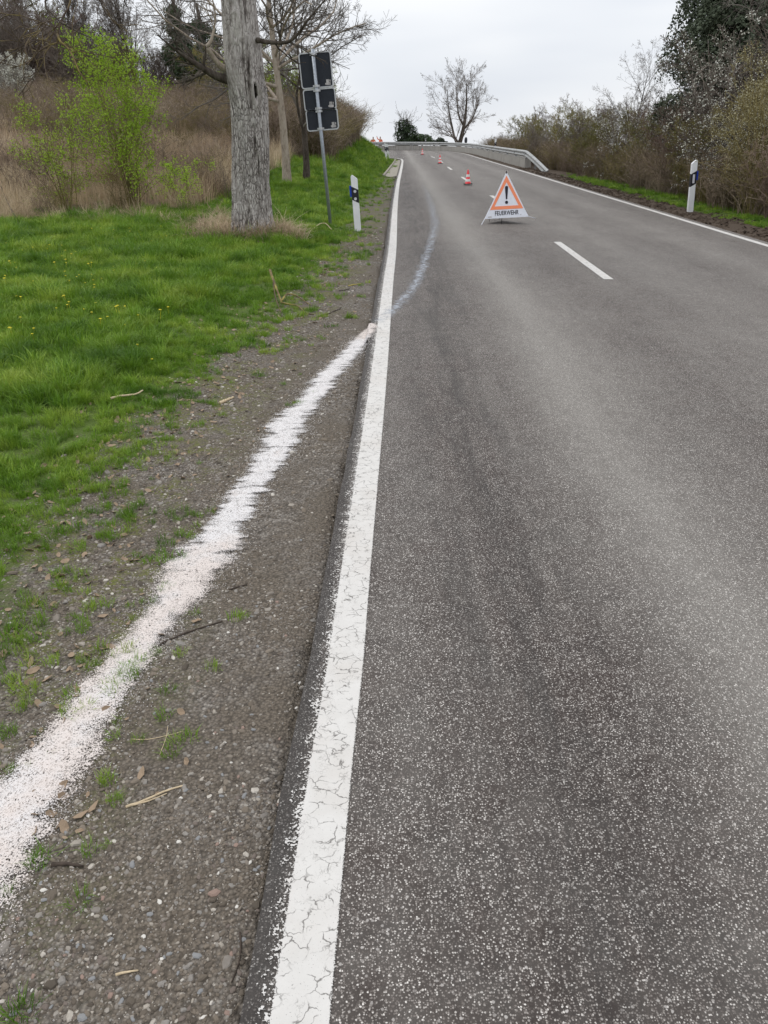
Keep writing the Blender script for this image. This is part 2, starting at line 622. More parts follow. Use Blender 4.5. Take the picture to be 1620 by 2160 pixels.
def mat_line(worn):
    """road paint with fine cracks; u along, v across (metres, 0 = middle)"""
    t = NT('road_paint')
    uvn = t.n('ShaderNodeTexCoord')
    uv = uvn.outputs['UV']
    sp = t.n('ShaderNodeSeparateXYZ'); t.l(uv, sp.inputs[0])
    v = t.coord()
    av = t.math('ABSOLUTE', sp.outputs[1])
    n1 = t.noise(v, 330, 2)
    n2 = t.noise(v, 14, 4, .6)
    e = t.math('ADD', av, t.math('MULTIPLY', t.math('SUBTRACT', n1, .5), .012))
    cov = t.maprange(e, .0585, .0605, 1, 0)
    # faint rest of an older, wider line along the outer side
    old = t.math('MULTIPLY', t.math('LESS_THAN', sp.outputs[1], -.055), t.math('GREATER_THAN', t.math('ADD', t.noise(v, 150, 2, .5), t.math('MULTIPLY', t.math('SUBTRACT', t.noise(v, 25, 3), .5), .5)), t.maprange(av, .055, .1, .50, .68)))
    cov = t.math('MAXIMUM', cov, t.math('MULTIPLY', old, worn))
    cov = t.math('MINIMUM', cov, t.math('LESS_THAN', av, .1))
    # cracks
    vec = t.n('ShaderNodeVectorMath', operation='ADD')
    nn = t.n('ShaderNodeTexNoise'); t.l(v, nn.inputs[0]); nn.inputs['Scale'].default_value = 30; nn.inputs['Detail'].default_value = 5
    sc = t.n('ShaderNodeVectorMath', operation='SCALE'); t.l(nn.outputs['Color'], sc.inputs[0]); sc.inputs['Scale'].default_value = .05
    t.l(v, vec.inputs[0]); t.l(sc.outputs[0], vec.inputs[1])
    mp = t.n('ShaderNodeMapping'); mp.inputs['Scale'].default_value = (1, 1.25, 1); t.l(vec.outputs[0], mp.inputs[0])
    cr = t.voro(mp.outputs[0], 21, 'DISTANCE_TO_EDGE')
    cr2 = t.voro(mp.outputs[0], 60, 'DISTANCE_TO_EDGE')
    c1 = t.maprange(cr.outputs['Distance'], .012, .045, 1, 0)
    c1 = t.math('MULTIPLY', c1, t.maprange(t.noise(v, 18, 3), .44, .56))
    c2 = t.math('MULTIPLY', t.maprange(cr2.outputs['Distance'], .01, .05, .7, 0), t.maprange(t.noise(v, 26, 3), .55, .66))
    pits = t.math('MULTIPLY', t.maprange(t.noise(v, 260, 2), .67, .72), .8)
    dirt = t.math('MAXIMUM', t.math('MAXIMUM', c1, c2), pits)
    base = t.mix(n2, (.56, .54, .51), (.68, .66, .63))
    base = t.mix(t.maprange(t.noise(v, 2.3, 5, .65), .46, .72, 0, .45), base, (.5, .45, .40))
    col = t.mix(t.math('MULTIPLY', dirt, .85), base, (.13, .12, .11))
    nrm = t.bump(t.math('SUBTRACT', t.noise(v, 180, 3), t.math('MULTIPLY', c1, .8)), .35, .002)
    return t.fin(col, .75, nrm, alpha=cov, spec=.3)


def mat_powder():
    t = NT('absorbent_powder')
    uvn = t.n('ShaderNodeTexCoord')
    sp = t.n('ShaderNodeSeparateXYZ'); t.l(uvn.outputs['UV'], sp.inputs[0])
    v = t.coord()
    av = t.math('ABSOLUTE', sp.outputs[1])
    streak = t.noise(t.coord(scale=(2.2, 13, 1), rot=(0, 0, R(-14))), 1.6, 5, .65)
    stk = t.attr('streak')
    dens = t.attr('dens')
    big = t.noise(v, 10, 4, .6)
    fine = t.noise(v, 240, 2, .5)
    th = t.math('ADD', .98, t.math('MULTIPLY', t.math('SUBTRACT', big, .5), 2.4))
    th = t.math('ADD', th, t.math('MULTIPLY', t.math('MULTIPLY', t.math('SUBTRACT', streak, .5), stk), 3.8))
    th = t.math('MULTIPLY', th, dens)
    m = t.math('SUBTRACT', th, t.math('POWER', av, 1.6))
    cov = t.maprange(t.math('ADD', t.math('MULTIPLY', m, 1.4), t.math('MULTIPLY', t.math('SUBTRACT', fine, .5), 3.6)), .02, .42)
    cov = t.math('MULTIPLY', cov, t.math('LESS_THAN', av, 1.55))
    grit = t.voro(v, 260)
    sg = t.n('ShaderNodeSeparateColor'); t.l(grit.outputs['Color'], sg.inputs[0])
    peek = t.math('MULTIPLY', t.math('GREATER_THAN', sg.outputs[2], .90), t.maprange(t.noise(v, 22, 3), .45, .6))
    cov = t.math('MULTIPLY', cov, t.math('SUBTRACT', 1.0, peek))
    pink = t.maprange(t.math('ADD', t.noise(v, 5, 4, .6), t.math('MULTIPLY', t.attr('pink'), .25)), .50, .72)
    c = t.mix(t.math('MULTIPLY', pink, .62), (.78, .755, .745), (.72, .615, .55))
    c = t.mix(t.maprange(sg.outputs[0], .66, 1, 0, .8), c, (.30, .25, .22))
    nrm = t.bump(t.math('ADD', grit.outputs['Distance'], t.noise(v, 40, 3)), .6, .006)
    return t.fin(c, .95, nrm, alpha=cov, spec=.1)


def mat_stain():
    t = NT('dried_absorbent_smear')
    uvn = t.n('ShaderNodeTexCoord')
    sp = t.n('ShaderNodeSeparateXYZ'); t.l(uvn.outputs['UV'], sp.inputs[0])
    av = t.math('ABSOLUTE', sp.outputs[1])
    v = t.coord()
    n = t.noise(t.coord(scale=(2.5, .8, 1), rot=(0, 0, R(15))), 5, 5, .7)
    f = t.math('MULTIPLY', t.maprange(t.math('SUBTRACT', t.math('ADD', t.math('MULTIPLY', n, 2.2), -.35), av), -.1, .7), t.attr('dens'))
    f = t.math('MULTIPLY', f, t.maprange(t.noise(v, 120, 2), .3, .6, .35, 1))
    f = t.math('MULTIPLY', f, t.maprange(t.noise(t.coord(scale=(1, 1.6, 1), rot=(0, 0, R(-35))), 9, 4, .7), .42, .58, .15, 1.0))
    return t.fin((.50, .53, .58), .9, alpha=f, spec=.15)


def mat_concrete(name, c1, c2, stain=.5):
    t = NT(name)
    v = t.coord()
    n = t.noise(v, 3, 5, .6)
    s = t.noise(t.coord(scale=(1, 1, .12)), 7, 4, .6)
    c = t.mix(n, c1, c2)
    c = t.mix(t.math('MULTIPLY', t.maprange(s, .5, .72), stain), c, (.06, .055, .045))
    return t.fin(c, .9, t.bump(t.noise(v, 60, 3), .3, .01), spec=.2)


def mat_bark(name, c_dark, c_mid, c_light, vs=9, strength=1.0):
    t = NT(name)
    v = t.coord(scale=(1, 1, .22))
    n = t.noise(v, vs, 6, .65)
    n2 = t.noise(t.coord(scale=(1, 1, .35)), vs * 4.5, 4, .6)
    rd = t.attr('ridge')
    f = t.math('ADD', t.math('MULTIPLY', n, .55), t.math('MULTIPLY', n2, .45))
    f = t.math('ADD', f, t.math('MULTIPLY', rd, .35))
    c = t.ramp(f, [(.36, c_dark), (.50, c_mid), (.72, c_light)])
    wv = t.n('ShaderNodeVectorMath', operation='ADD')
    wn = t.n('ShaderNodeTexNoise'); t.l(t.coord(), wn.inputs[0]); wn.inputs['Scale'].default_value = 9; wn.inputs['Detail'].default_value = 3
    ws = t.n('ShaderNodeVectorMath', operation='SCALE'); t.l(wn.outputs['Color'], ws.inputs[0]); ws.inputs['Scale'].default_value = .05
    t.l(t.coord(scale=(1, 1, .30)), wv.inputs[0]); t.l(ws.outputs[0], wv.inputs[1])
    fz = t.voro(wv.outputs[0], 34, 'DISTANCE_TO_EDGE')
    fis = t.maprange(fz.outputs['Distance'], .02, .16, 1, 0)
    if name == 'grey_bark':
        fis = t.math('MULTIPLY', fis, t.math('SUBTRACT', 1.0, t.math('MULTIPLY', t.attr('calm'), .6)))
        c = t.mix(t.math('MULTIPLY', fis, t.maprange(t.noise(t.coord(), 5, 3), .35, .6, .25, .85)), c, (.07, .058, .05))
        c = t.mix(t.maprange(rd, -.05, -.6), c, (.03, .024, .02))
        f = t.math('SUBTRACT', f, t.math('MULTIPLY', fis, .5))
    lich = t.maprange(t.noise(t.coord(), 2.6, 5, .7), .60, .72, 0, .5)
    c = t.mix(lich, c, tuple(.5 * a + .5 * b for a, b in zip(c_mid, (.13, .15, .06))))
    return t.fin(c, .95, t.bump(f, strength, .02), spec=.1)


M = {}
M['ground'] = mat_ground()
M['asphalt'] = mat_asphalt()
M['line_worn'] = mat_line(1.0)
M['line'] = mat_line(0.0)
M['powder'] = mat_powder()
M['stain'] = mat_stain()
M['concrete'] = mat_concrete('concrete_wall', (.30, .285, .26), (.46, .44, .41))
M['gutter'] = mat_concrete('gutter_concrete', (.27, .245, .205), (.39, .36, .30), .3)
M['bark'] = mat_bark('grey_bark', (.08, .068, .06), (.29, .262, .24), (.54, .505, .475))
M['bark_pale'] = mat_bark('pale_bark', (.20, .16, .125), (.38, .32, .26), (.50, .44, .37), 6, .4)
M['bark_dark'] = mat_bark('dark_bark', (.03, .025, .02), (.085, .07, .058), (.17, .15, .125), 8, .7)
M['twig'] = leafmat('twig_brown', (.085, .066, .054), (.145, .118, .098), (.22, .19, .16))
M['twig_grey'] = leafmat('twig_grey', (.12, .105, .09), (.20, .175, .155), (.29, .26, .23))
M['twig_red'] = leafmat('twig_red', (.10, .068, .055), (.165, .115, .09), (.24, .18, .14))
M['twig_moss'] = leafmat('twig_mossy', (.09, .07, .03), (.17, .14, .05), (.26, .21, .09))
M['blade'] = leafmat('grass_blade', (.075, .165, .014), (.155, .28, .022), (.32, .42, .06), scale=1.6, rough=.5, spec=.3, trans=.25)
M['drygrass'] = leafmat('dry_grass', (.27, .19, .13), (.48, .37, .25), (.66, .55, .38), scale=.35, trans=.15)
M['bramble'] = leafmat('bramble_stem', (.13, .10, .072), (.22, .165, .125), (.36, .29, .21), scale=.5)
M['leaf'] = leafmat('spring_leaf', (.22, .36, .03), (.34, .50, .045), (.48, .64, .09), rough=.5, scale=3, trans=.3)
M['bud'] = leafmat('leaf_bud', (.10, .13, .03), (.18, .21, .05), (.30, .30, .10), rough=.6, scale=2, trans=.2)
M['blossom'] = leafmat('white_blossom', (.5, .5, .42), (.66, .66, .58), (.8, .8, .75), scale=3)
M['yblossom'] = leafmat('yellow_bud', (.34, .31, .18), (.50, .47, .30), (.64, .61, .44), scale=3)
M['ivy'] = leafmat('ivy_leaf', (.012, .022, .010), (.03, .055, .018), (.07, .11, .04), scale=1.5, spec=.4, rough=.4)
M['conifer'] = leafmat('conifer_needles', (.06, .075, .045), (.11, .135, .09), (.20, .22, .16), scale=1.2)
M['white_plastic'] = plain('white_plastic', (.80, .81, .82), .45, .06, 6)
M['black_plastic'] = plain('black_plastic', (.02, .02, .025), .5)
M['blue_reflector'] = plain('blue_reflector', (.01, .05, .42), .3, .05)
M['grey_reflector'] = plain('reflector', (.62, .62, .66), .3, .05)
M['galv'] = plain('galvanised_steel', (.34, .37, .41), .45, .15, 30, metal=.55)
M['rail'] = plain('weathered_rail_steel', (.36, .365, .36), .55, .3, 9, metal=.35)
M['plate'] = plain('sign_back', (.028, .032, .042), .75, .1)
M['alu'] = plain('aluminium_frame', (.52, .53, .55), .4, .08, metal=.4)
M['sticker'] = plain('sticker', (.45, .43, .42), .6, .35, 25)
M['fabric_white'] = plain('white_fabric', (.78, .80, .86), .6, .04)
M['fabric_orange'] = plain('fluorescent_orange', (.95, .30, .15), .6, .03)
M['ink'] = plain('black_print', (.02, .018, .03), .6, .05)
M['cone_red'] = plain('cone_red', (.72, .05, .06), .5, .08)
M['cone_white'] = plain('cone_white', (.80, .80, .78), .45, .05)
M['rubber'] = plain('black_rubber', (.03, .03, .03), .8)
M['vest'] = plain('orange_vest', (.95, .16, .06), .6, .05)
M['vest_band'] = plain('reflective_band', (.75, .75, .70), .4)
M['cloth_dark'] = plain('dark_cloth', (.03, .035, .05), .8)
M['skin'] = plain('skin', (.50, .30, .22), .6, .05)
M['hair'] = plain('hair', (.05, .035, .025), .8)
M['wood_pale'] = plain('pale_wood', (.55, .44, .29), .7, .2, 60)
M['wood_lichen'] = leafmat('lichen_wood', (.08, .055, .04), (.15, .11, .05), (.36, .30, .08), scale=6)
M['wood_dark'] = plain('dark_twig', (.06, .045, .035), .85, .3, 60)
M['leaf_litter'] = plain('dead_leaf', (.30, .22, .15), .8, .3, 30)

# ------------------------------------------------------------------ ground, road, markings
ground_me = mesh_np('ground', np.stack([GX, GY, GZ], -1).reshape(-1, 3), grid_faces(len(ys), len(xs)), [M['ground']], smooth=True,
                    attrs={'mossy': (LEFT * sstep(DL - gb, -.75, -.15) * (.55 + .45 * sstep(GY, 1.3, 2.6))).ravel(), 'grass': a_grass.ravel(), 'dry': a_dry.ravel(), 'soil': a_soil.ravel()})
ground = link('ground', ground_me, kind='structure')


def resample(line, n):
    s = np.concatenate([[0], np.cumsum(np.linalg.norm(np.diff(line, axis=0), axis=1))])
    q = np.linspace(0, s[-1], n)
    return np.stack([np.interp(q, s, line[:, 0]), np.interp(q, s, line[:, 1])], 1)


def cut(line, y0, y1):
    """part of a line before the bend between two y"""
    return line[(line[:, 1] >= y0) & (line[:, 1] <= y1)]


NR = 330
# match the stations of both edges so that the strip does not skew: split at the bend
def stations(line, ya, yb):
    i0 = np.argmax(line[:, 1] >= ya)
    i1 = np.argmax(line[:, 1] >= yb)
    return line[:i0 + 1], line[i0:i1 + 1], line[i1:]


la, lb = EDGE_L[:np.argmax(EDGE_L[:, 1] >= 56) + 1], EDGE_L[np.argmax(EDGE_L[:, 1] >= 56):]
ra, rb = EDGE_R[:np.argmax(EDGE_R[:, 1] >= 62) + 1], EDGE_R[np.argmax(EDGE_R[:, 1] >= 62):]
SL = np.concatenate([resample(la, 200), resample(lb, 130)[1:]])
SR = np.concatenate([resample(ra, 200), resample(rb, 130)[1:]])
nr, nc = len(SL), 12
tt = np.linspace(0, 1, nc)
RV = np.zeros((nr, nc + 2, 3))
RV[:, 1:-1, :2] = SL[:, None] * (1 - tt)[None, :, None] + SR[:, None] * tt[None, :, None]
RV[:, 0, :2] = SL + norm(SL - SR) * .012
RV[:, -1, :2] = SR + norm(SR - SL) * .012
# ragged asphalt edge
jit = (vnoise(SL[:, 1], SL[:, 0], .15, 3) - .5) * .012
RV[:, 1, 0] += jit
RV[:, 0, 0] += jit
RV[:, 0, 2] = -.12
RV[:, -1, 2] = -.12
road = link('road', mesh_np('road', RV.reshape(-1, 3), grid_faces(nr, nc + 2), [M['asphalt']], smooth=False), kind='structure')


def strip(name, line, half, z, mat, parent=None, uoff=0.0, vmul=1.0, attrs=None, ncols=2, profile=None, zmap=None, **tags):
    line = np.asarray(line, float)
    t = norm(np.gradient(line, axis=0))
    n = np.stack([t[:, 1], -t[:, 0]], 1)
    s = np.concatenate([[0], np.cumsum(np.linalg.norm(np.diff(line, axis=0), axis=1))]) + uoff
    half = np.broadcast_to(half, len(line))
    k = np.linspace(-1, 1, ncols)
    P = np.zeros((len(line), ncols, 3))
    P[:, :, :2] = line[:, None] + n[:, None] * (half[:, None] * k[None])[:, :, None]
    P[:, :, 2] = z
    if zmap is not None:
        P[:, :, 2] = zmap(P[:, :, 0], P[:, :, 1])
    if profile is not None:
        P[:, :, 2] += profile(k)[None] if np.ndim(profile(k)) == 1 else profile(k)
    uv = np.stack([np.broadcast_to(s[:, None], P.shape[:2]), (half[:, None] * k[None]) * vmul if vmul == 1.0 else np.broadcast_to(k[None] * vmul, P.shape[:2])], -1)
    at = {a: np.repeat(np.asarray(q), ncols) for a, q in (attrs or {}).items()}
    me = mesh_np(name, P.reshape(-1, 3), grid_faces(len(line), ncols), [mat], uv=uv.reshape(-1, 2), attrs=at)
    return link(name, me, parent, **tags)


LEND = np.argmax(LINE_L[:, 1] > 62.4)
strip('edge_line', LINE_L[:LEND], .1, .004, M['line_worn'], road, label='white edge line along the left side of the road with cracked paint')
RL = LINE_R[:np.argmax(LINE_R[:, 1] > 90.8)]
strip('edge_line', RL, .1, .004, M['line'], road)
# centre dashes: 3.6 m paint, 7 m gap
sC = np.concatenate([[0], np.cumsum(np.linalg.norm(np.diff(LINE_C, axis=0), axis=1))])
i0 = np.interp(9.6, LINE_C[:40, 1], sC[:40])
for k in range(-1, 9):
    a = i0 + 10.55 * k
    q = np.linspace(a, a + 3.6, 9)
    ln = np.stack([np.interp(q, sC, LINE_C[:, 0]), np.interp(q, sC, LINE_C[:, 1])], 1)
    strip('centre_dash', ln, .1, .004, M['line'], road)

# concrete gutter beside the edge line before the bend
gl = EDGE_L[(EDGE_L[:, 1] > 35) & (EDGE_L[:, 1] < 58.5)][:60]
gw = .5 * np.clip(np.linspace(1.0, .55, len(gl)), .3, 1)
strip_line = offset(gl, -(gw / 2 + .02))
gut = strip('gutter', strip_line, gw / 2, -.02, M['gutter'], None, ncols=7, profile=lambda k: -.03 * (1 - k ** 2))
gut['kind'] = 'structure'
gut['label'] = 'pale concrete gutter channel beside the left edge line before the bend'
kb = Geo()
kl = offset(gl, -(gw + .07))
for a, b in zip(kl[:-1], kl[1:]):
    d = b - a
    c = (a + b) / 2
    kb.box((c[0], c[1], -.03), (.08, np.linalg.norm(d) * .985, .13), (0, 0, -math.atan2(d[0], d[1])))
ks = link('kerb', kb.mesh('kerb', [M['gutter']]), gut)
ks['kind'] = 'stuff'

# smear on the lane and absorbent powder on the verge
st = smooth_poly([(-.07, 7.2), (.12, 7.9), (.33, 9.0), (.5, 10.4), (.68, 12.2), (.88, 14.3), (1.03, 16.3), (1.13, 19), (1.22, 22), (1.3, 25), (1.34, 30)], .25)
sy = st[:, 1]
strip('dried_smear', st, np.interp(sy, [7, 12, 16, 25, 30], [.10, .10, .13, .16, .10]), .0075, M['stain'], road, vmul=1.0001,
      attrs={'dens': np.interp(sy, [7, 7.6, 10, 14, 18, 24, 30], [0, .8, .9, .75, .6, .3, 0])}, label='thin blue-grey smear of dried absorbent curving across the lane')

# ribbon (centre x, y, half width) measured on the gravel
rib = np.array([(-1.14, .6, .17), (-1.095, .9, .165), (-1.056, 1.154, 0.155), (-1.023, 1.349, 0.13), (-0.991, 1.587, 0.108), (-0.972, 1.679, 0.102), (-0.952, 1.819, 0.098), (-0.928, 2.0, 0.095), (-0.905, 2.126, 0.088), (-0.874, 2.323, 0.085), (-0.848, 2.448, 0.089), (-0.834, 2.584, 0.095), (-0.812, 2.769, 0.113), (-0.77, 2.976, 0.112), (-0.761, 3.112, 0.086), (-0.75, 3.208, 0.072), (-0.717, 3.471, 0.08), (-0.676, 3.77, 0.068), (-0.638, 4.114, 0.086), (-0.609, 4.513, 0.101), (-0.578, 4.786, 0.095), (-0.526, 4.983, 0.07), (-0.44, 5.544, 0.084), (-0.322, 6.077, 0.074), (-0.226, 6.539, 0.075), (-0.155, 6.884, 0.075), (-0.115, 7.15, 0.05)])
rl = smooth_poly(rib[:, :2], .035)
rh = np.interp(rl[:, 1], rib[:, 1], rib[:, 2]) * np.interp(rl[:, 1], [2.2, 3.2], [1.08, 1.2])
rd = np.interp(rl[:, 1], [0, 1.9, 2.15, 2.35, 2.7, 6.9, 7.12, 7.2], [.95, .85, .72, .75, .95, .9, .7, .0])
rs = np.interp(rl[:, 1], [0, 2.6, 3.0, 3.4, 6.3, 6.7, 8], [.15, .2, .6, 1, 1, .3, .2])
rp = np.interp(rl[:, 1], [0, 2.8, 3.2, 6.5, 6.8, 7.2], [.75, .8, -.4, -.6, 1.2, 1.6])


def zpow(x, y):
    dl, sl = poly_dist(x.ravel(), y.ravel(), EDGE_L)
    z = z_at(x.ravel(), y.ravel())
    on = (sl > 0) | (dl < .02)
    z = np.where(on, .006, z + .006)
    return z.reshape(x.shape)


pw = strip('absorbent_powder', rl, rh * 1.55, 0, M['powder'], None, ncols=21, vmul=1.55, zmap=zpow, profile=lambda k: .008 * (1 - np.abs(k)) ** 1.2,
           attrs={'dens': rd, 'streak': rs, 'pink': rp})
pw['kind'] = 'stuff'
pw['category'] = 'powder'
pw['label'] = 'white and pinkish absorbent powder strewn in a ragged trail over the gravel verge'

# ------------------------------------------------------------------ scattering (uncountable stuff only)
def clump_source(name, me_list):
    c = bpy.data.collections.new(name)
    for i, me in enumerate(me_list):
        o = bpy.data.objects.new('%s_source' % name, me)
        c.objects.link(o)
    return c


def scatter(name, P, scale, rotz, source, tilt=.0, **tags):
    """one object of kind stuff: instances of small clumps on points"""
    n = len(P)
    me = bpy.data.meshes.new(name)
    me.vertices.add(n)
    me.vertices.foreach_set('co', np.asarray(P, np.float32).ravel())
    a = me.attributes.new('sc', 'FLOAT_VECTOR', 'POINT')
    sc = np.asarray(scale, np.float32)
    if sc.ndim == 1:
        sc = np.repeat(sc[:, None], 3, 1)
    a.data.foreach_set('vector', sc.ravel())
    a = me.attributes.new('rt', 'FLOAT_VECTOR', 'POINT')
    rt = np.stack([rng.normal(0, tilt, n), rng.normal(0, tilt, n), rotz], 1).astype(np.float32)
    a.data.foreach_set('vector', rt.ravel())
    a = me.attributes.new('ix', 'INT', 'POINT')
    a.data.foreach_set('value', rng.integers(0, len(source.objects), n).astype(np.int32))
    o = link(name, me, **tags)
    o['kind'] = 'stuff'
    ng = bpy.data.node_groups.new(name, 'GeometryNodeTree')
    ng.interface.new_socket('Geometry', in_out='INPUT', socket_type='NodeSocketGeometry')
    ng.interface.new_socket('Geometry', in_out='OUTPUT', socket_type='NodeSocketGeometry')
    N, Lk = ng.nodes, ng.links
    gi, go = N.new('NodeGroupInput'), N.new('NodeGroupOutput')
    ci = N.new('GeometryNodeCollectionInfo')
    ci.inputs['Collection'].default_value = source
    ci.inputs['Separate Children'].default_value = True
    ci.inputs['Reset Children'].default_value = True
    ip = N.new('GeometryNodeInstanceOnPoints')
    ip.inputs['Pick Instance'].default_value = True

    def na(nm, ty):
        x = N.new('GeometryNodeInputNamedAttribute')
        x.data_type = ty
        x.inputs['Name'].default_value = nm
        return x.outputs['Attribute']
    Lk.new(gi.outputs[0], ip.inputs['Points'])
    Lk.new(ci.outputs[0], ip.inputs['Instance'])
    Lk.new(na('ix', 'INT'), ip.inputs['Instance Index'])
    Lk.new(na('rt', 'FLOAT_VECTOR'), ip.inputs['Rotation'])
    Lk.new(na('sc', 'FLOAT_VECTOR'), ip.inputs['Scale'])
    Lk.new(ip.outputs[0], go.inputs[0])
    md = o.modifiers.new('scatter', 'NODES')
    md.node_group = ng
    return o


def blade_clump(n, rad, h0, h1, w, lean=.5, mat='blade', curl=1.0, segs=3, droop=0):
    """grass blades: folded strips, a few cm wide at most"""
    a = rng.uniform(0, 2 * np.pi, n)
    r = rad * np.sqrt(rng.uniform(0, 1, n))
    bx, by = r * np.cos(a), r * np.sin(a)
    h = rng.uniform(h0, h1, n)
    la = a + rng.normal(0, 1.0, n)
    ln = np.abs(rng.normal(lean * .6, lean * .5, n)) * h
    V, Q = [], []
    ks = np.linspace(0, 1, segs + 1)
    P = np.zeros((n, segs + 1, 3))
    for i, k in enumerate(ks):
        P[:, i, 0] = bx + np.cos(la) * ln * (k ** 1.7) * curl
        P[:, i, 1] = by + np.sin(la) * ln * (k ** 1.7) * curl
        P[:, i, 2] = h * (k - droop * k ** 3 * np.clip(ln / h, 0, 1)) - .01 * (k == 0)
    wa = la + np.pi / 2 + rng.normal(0, .5, n)
    wx = np.stack([np.cos(wa), np.sin(wa), np.zeros(n)], 1)
    ww = w * rng.uniform(.6, 1.2, n)
    wk = np.array([.8, 1, .7, .12] if segs == 3 else [1, .8, .15])[:segs + 1]
    Lf = P - wx[:, None] * (ww[:, None] * wk[None])[:, :, None] / 2
    Rt = P + wx[:, None] * (ww[:, None] * wk[None])[:, :, None] / 2
    V = np.stack([Lf, Rt], 2).reshape(-1, 3)
    b = (np.arange(n) * (segs + 1) * 2)[:, None]
    k = (np.arange(segs) * 2)[None]
    Q = np.stack([b + k, b + k + 1, b + k + 3, b + k + 2], -1).reshape(-1, 4)
    return mesh_np('clump', V, Q, [M[mat]])


def pts_in(n, x0, x1, y0, y1):
    return rng.uniform(x0, x1, n), rng.uniform(y0, y1, n)


def in_view(x, y, m=1.0, pad=.5):
    return (np.abs(x) < .53 * np.maximum(y, 0) * m + pad + .25) & (y > .3)


# ---- grass
src_short = clump_source('grass', [blade_clump(46, .055, .03, .085, .004, .9, droop=.3) for _ in range(5)])
src_tuft = clump_source('grass_tuft', [blade_clump(70, .06, .07, .17, .005, .8, droop=.35) for _ in range(5)])
GP, GS = [], []
TP, TS = [], []
for (y0, y1, dens, sc) in [(1.2, 3.5, 620, .72), (3.5, 6.5, 520, .85), (6.5, 11, 300, 1.0), (11, 18.5, 150, 1.3), (18.5, 30, 70, 1.8), (30, 60, 30, 2.6)]:
    X1 = .56 * y1 + .8
    n = int(dens * (X1 + 1) * (y1 - y0))
    x, y = pts_in(n, -X1, 1.2, y0, y1)
    k = in_view(x, y)
    x, y = x[k], y[k]
    z, dl, dr, lf, rt = height(x, y)
    g = dl - grass_bound(y) + .75 * (vnoise(x, y, .55, 14) - .5) + .35 * (vnoise(x, y, .2, 17) - .5)
    cover = sstep(g, -.1, .45) * (.32 + .68 * sstep(.6 * vnoise(x, y, .45, 11) + .4 * vnoise(x, y, .17, 18) + .22 * sstep(g, .6, 2.2), .30, .55))
    cover = np.maximum(cover, .42 * sstep(vnoise(x, y, .2, 12) + .25 * vnoise(x, y, .07, 20), .52, .80) * sstep(g, -.75, .05))
    cover = np.where(y > 35, sstep(g, -.1, .2), cover)
    dryk = sstep(dl, 3.4, 5.0) * sstep(y + 1.4 * (vnoise(x, y, 2, 8) - .5) - .25 * (x + 6), 16.3, 18.0)
    cover *= (1 - dryk * .93)
    k = (rng.uniform(0, 1, len(x)) < cover) & lf
    x, y, z, g = x[k], y[k], z[k], g[k]
    tall = .55 + .55 * sstep(g, 0, 1.3) + .35 * (vnoise(x, y, .8, 13) - .3)
    s = sc * tall * rng.uniform(.6, 1.35, len(x)) * (.85 + .3 * vnoise(x, y, .35, 19))
    tu = rng.uniform(0, 1, len(x)) < (.07 + .38 * sstep(vnoise(x, y, .55, 15), .55, .72)) * sstep(g, .25, .9)
    if y0 > 11:
        s *= .75
    GP.append(np.stack([x, y, z], 1)[~tu]); GS.append(s[~tu])
    TP.append(np.stack([x, y, z], 1)[tu]); TS.append(s[tu] * .85)
# right verge grass strip
for (y0, y1, dens, sc) in [(8, 22, 160, 1.1), (22, 40, 90, 1.5)]:
    n = int(dens * 2.2 * (y1 - y0))
    x, y = pts_in(n, 6.6, 9, y0, y1)
    z, dl, dr, lf, rt = height(x, y)
    c = sstep(dr, .7, 1.0) * (1 - sstep(dr, 1.9, 2.6)) * (.3 + .7 * sstep(vnoise(x, y, .5, 16), .3, .5)) * (1 - sstep(y, 30, 38))
    k = (rng.uniform(0, 1, n) < c * .75 * sstep(vnoise(x, y, .8, 37), .2, .55)) & rt & in_view(x, y)
    GP.append(np.stack([x, y, z], 1)[k]); GS.append(sc * rng.uniform(.6, 1.2, k.sum()))
tuft_px = [(222, 1640), (228, 1648), (245, 1690), (236, 1684), (360, 1590), (355, 1455), (495, 1305), (510, 1303), (450, 1410), (85, 1815), (78, 1818), (30, 2140), (50, 2130), (15, 1880), (395, 1560), (290, 1560), (170, 1900), (345, 1510)]
for x_, y_ in tuft_px:
    a_ = R(26.5)
    d_ = np.array([x_ - 810, 1600 * math.cos(a_) - (y_ - 1080) * math.sin(a_), -1600 * math.sin(a_) - (y_ - 1080) * math.cos(a_)])
    p_ = np.array([0, 0, 1.6]) + d_ * (-.06 - 1.6) / d_[2]
    GP.append(np.array([[p_[0], p_[1], z_at(p_[0], p_[1])]])); GS.append(np.array([rng.uniform(.35, .6)]))
GP, GS = np.concatenate(GP), np.concatenate(GS)
TP, TS = np.concatenate(TP), np.concatenate(TS)
scatter('grass', GP, GS, rng.uniform(0, 6.28, len(GP)), src_short, .12)
scatter('grass', TP, TS, rng.uniform(0, 6.28, len(TP)), src_tuft, .12)
print('grass clumps', len(GP), len(TP))

# ---- dry meadow
src_dry = clump_source('dry_grass', [blade_clump(60, .28, .35, .95, .011, .55, 'drygrass', segs=3, droop=.25) for _ in range(5)])
src_br = clump_source('bramble', [])


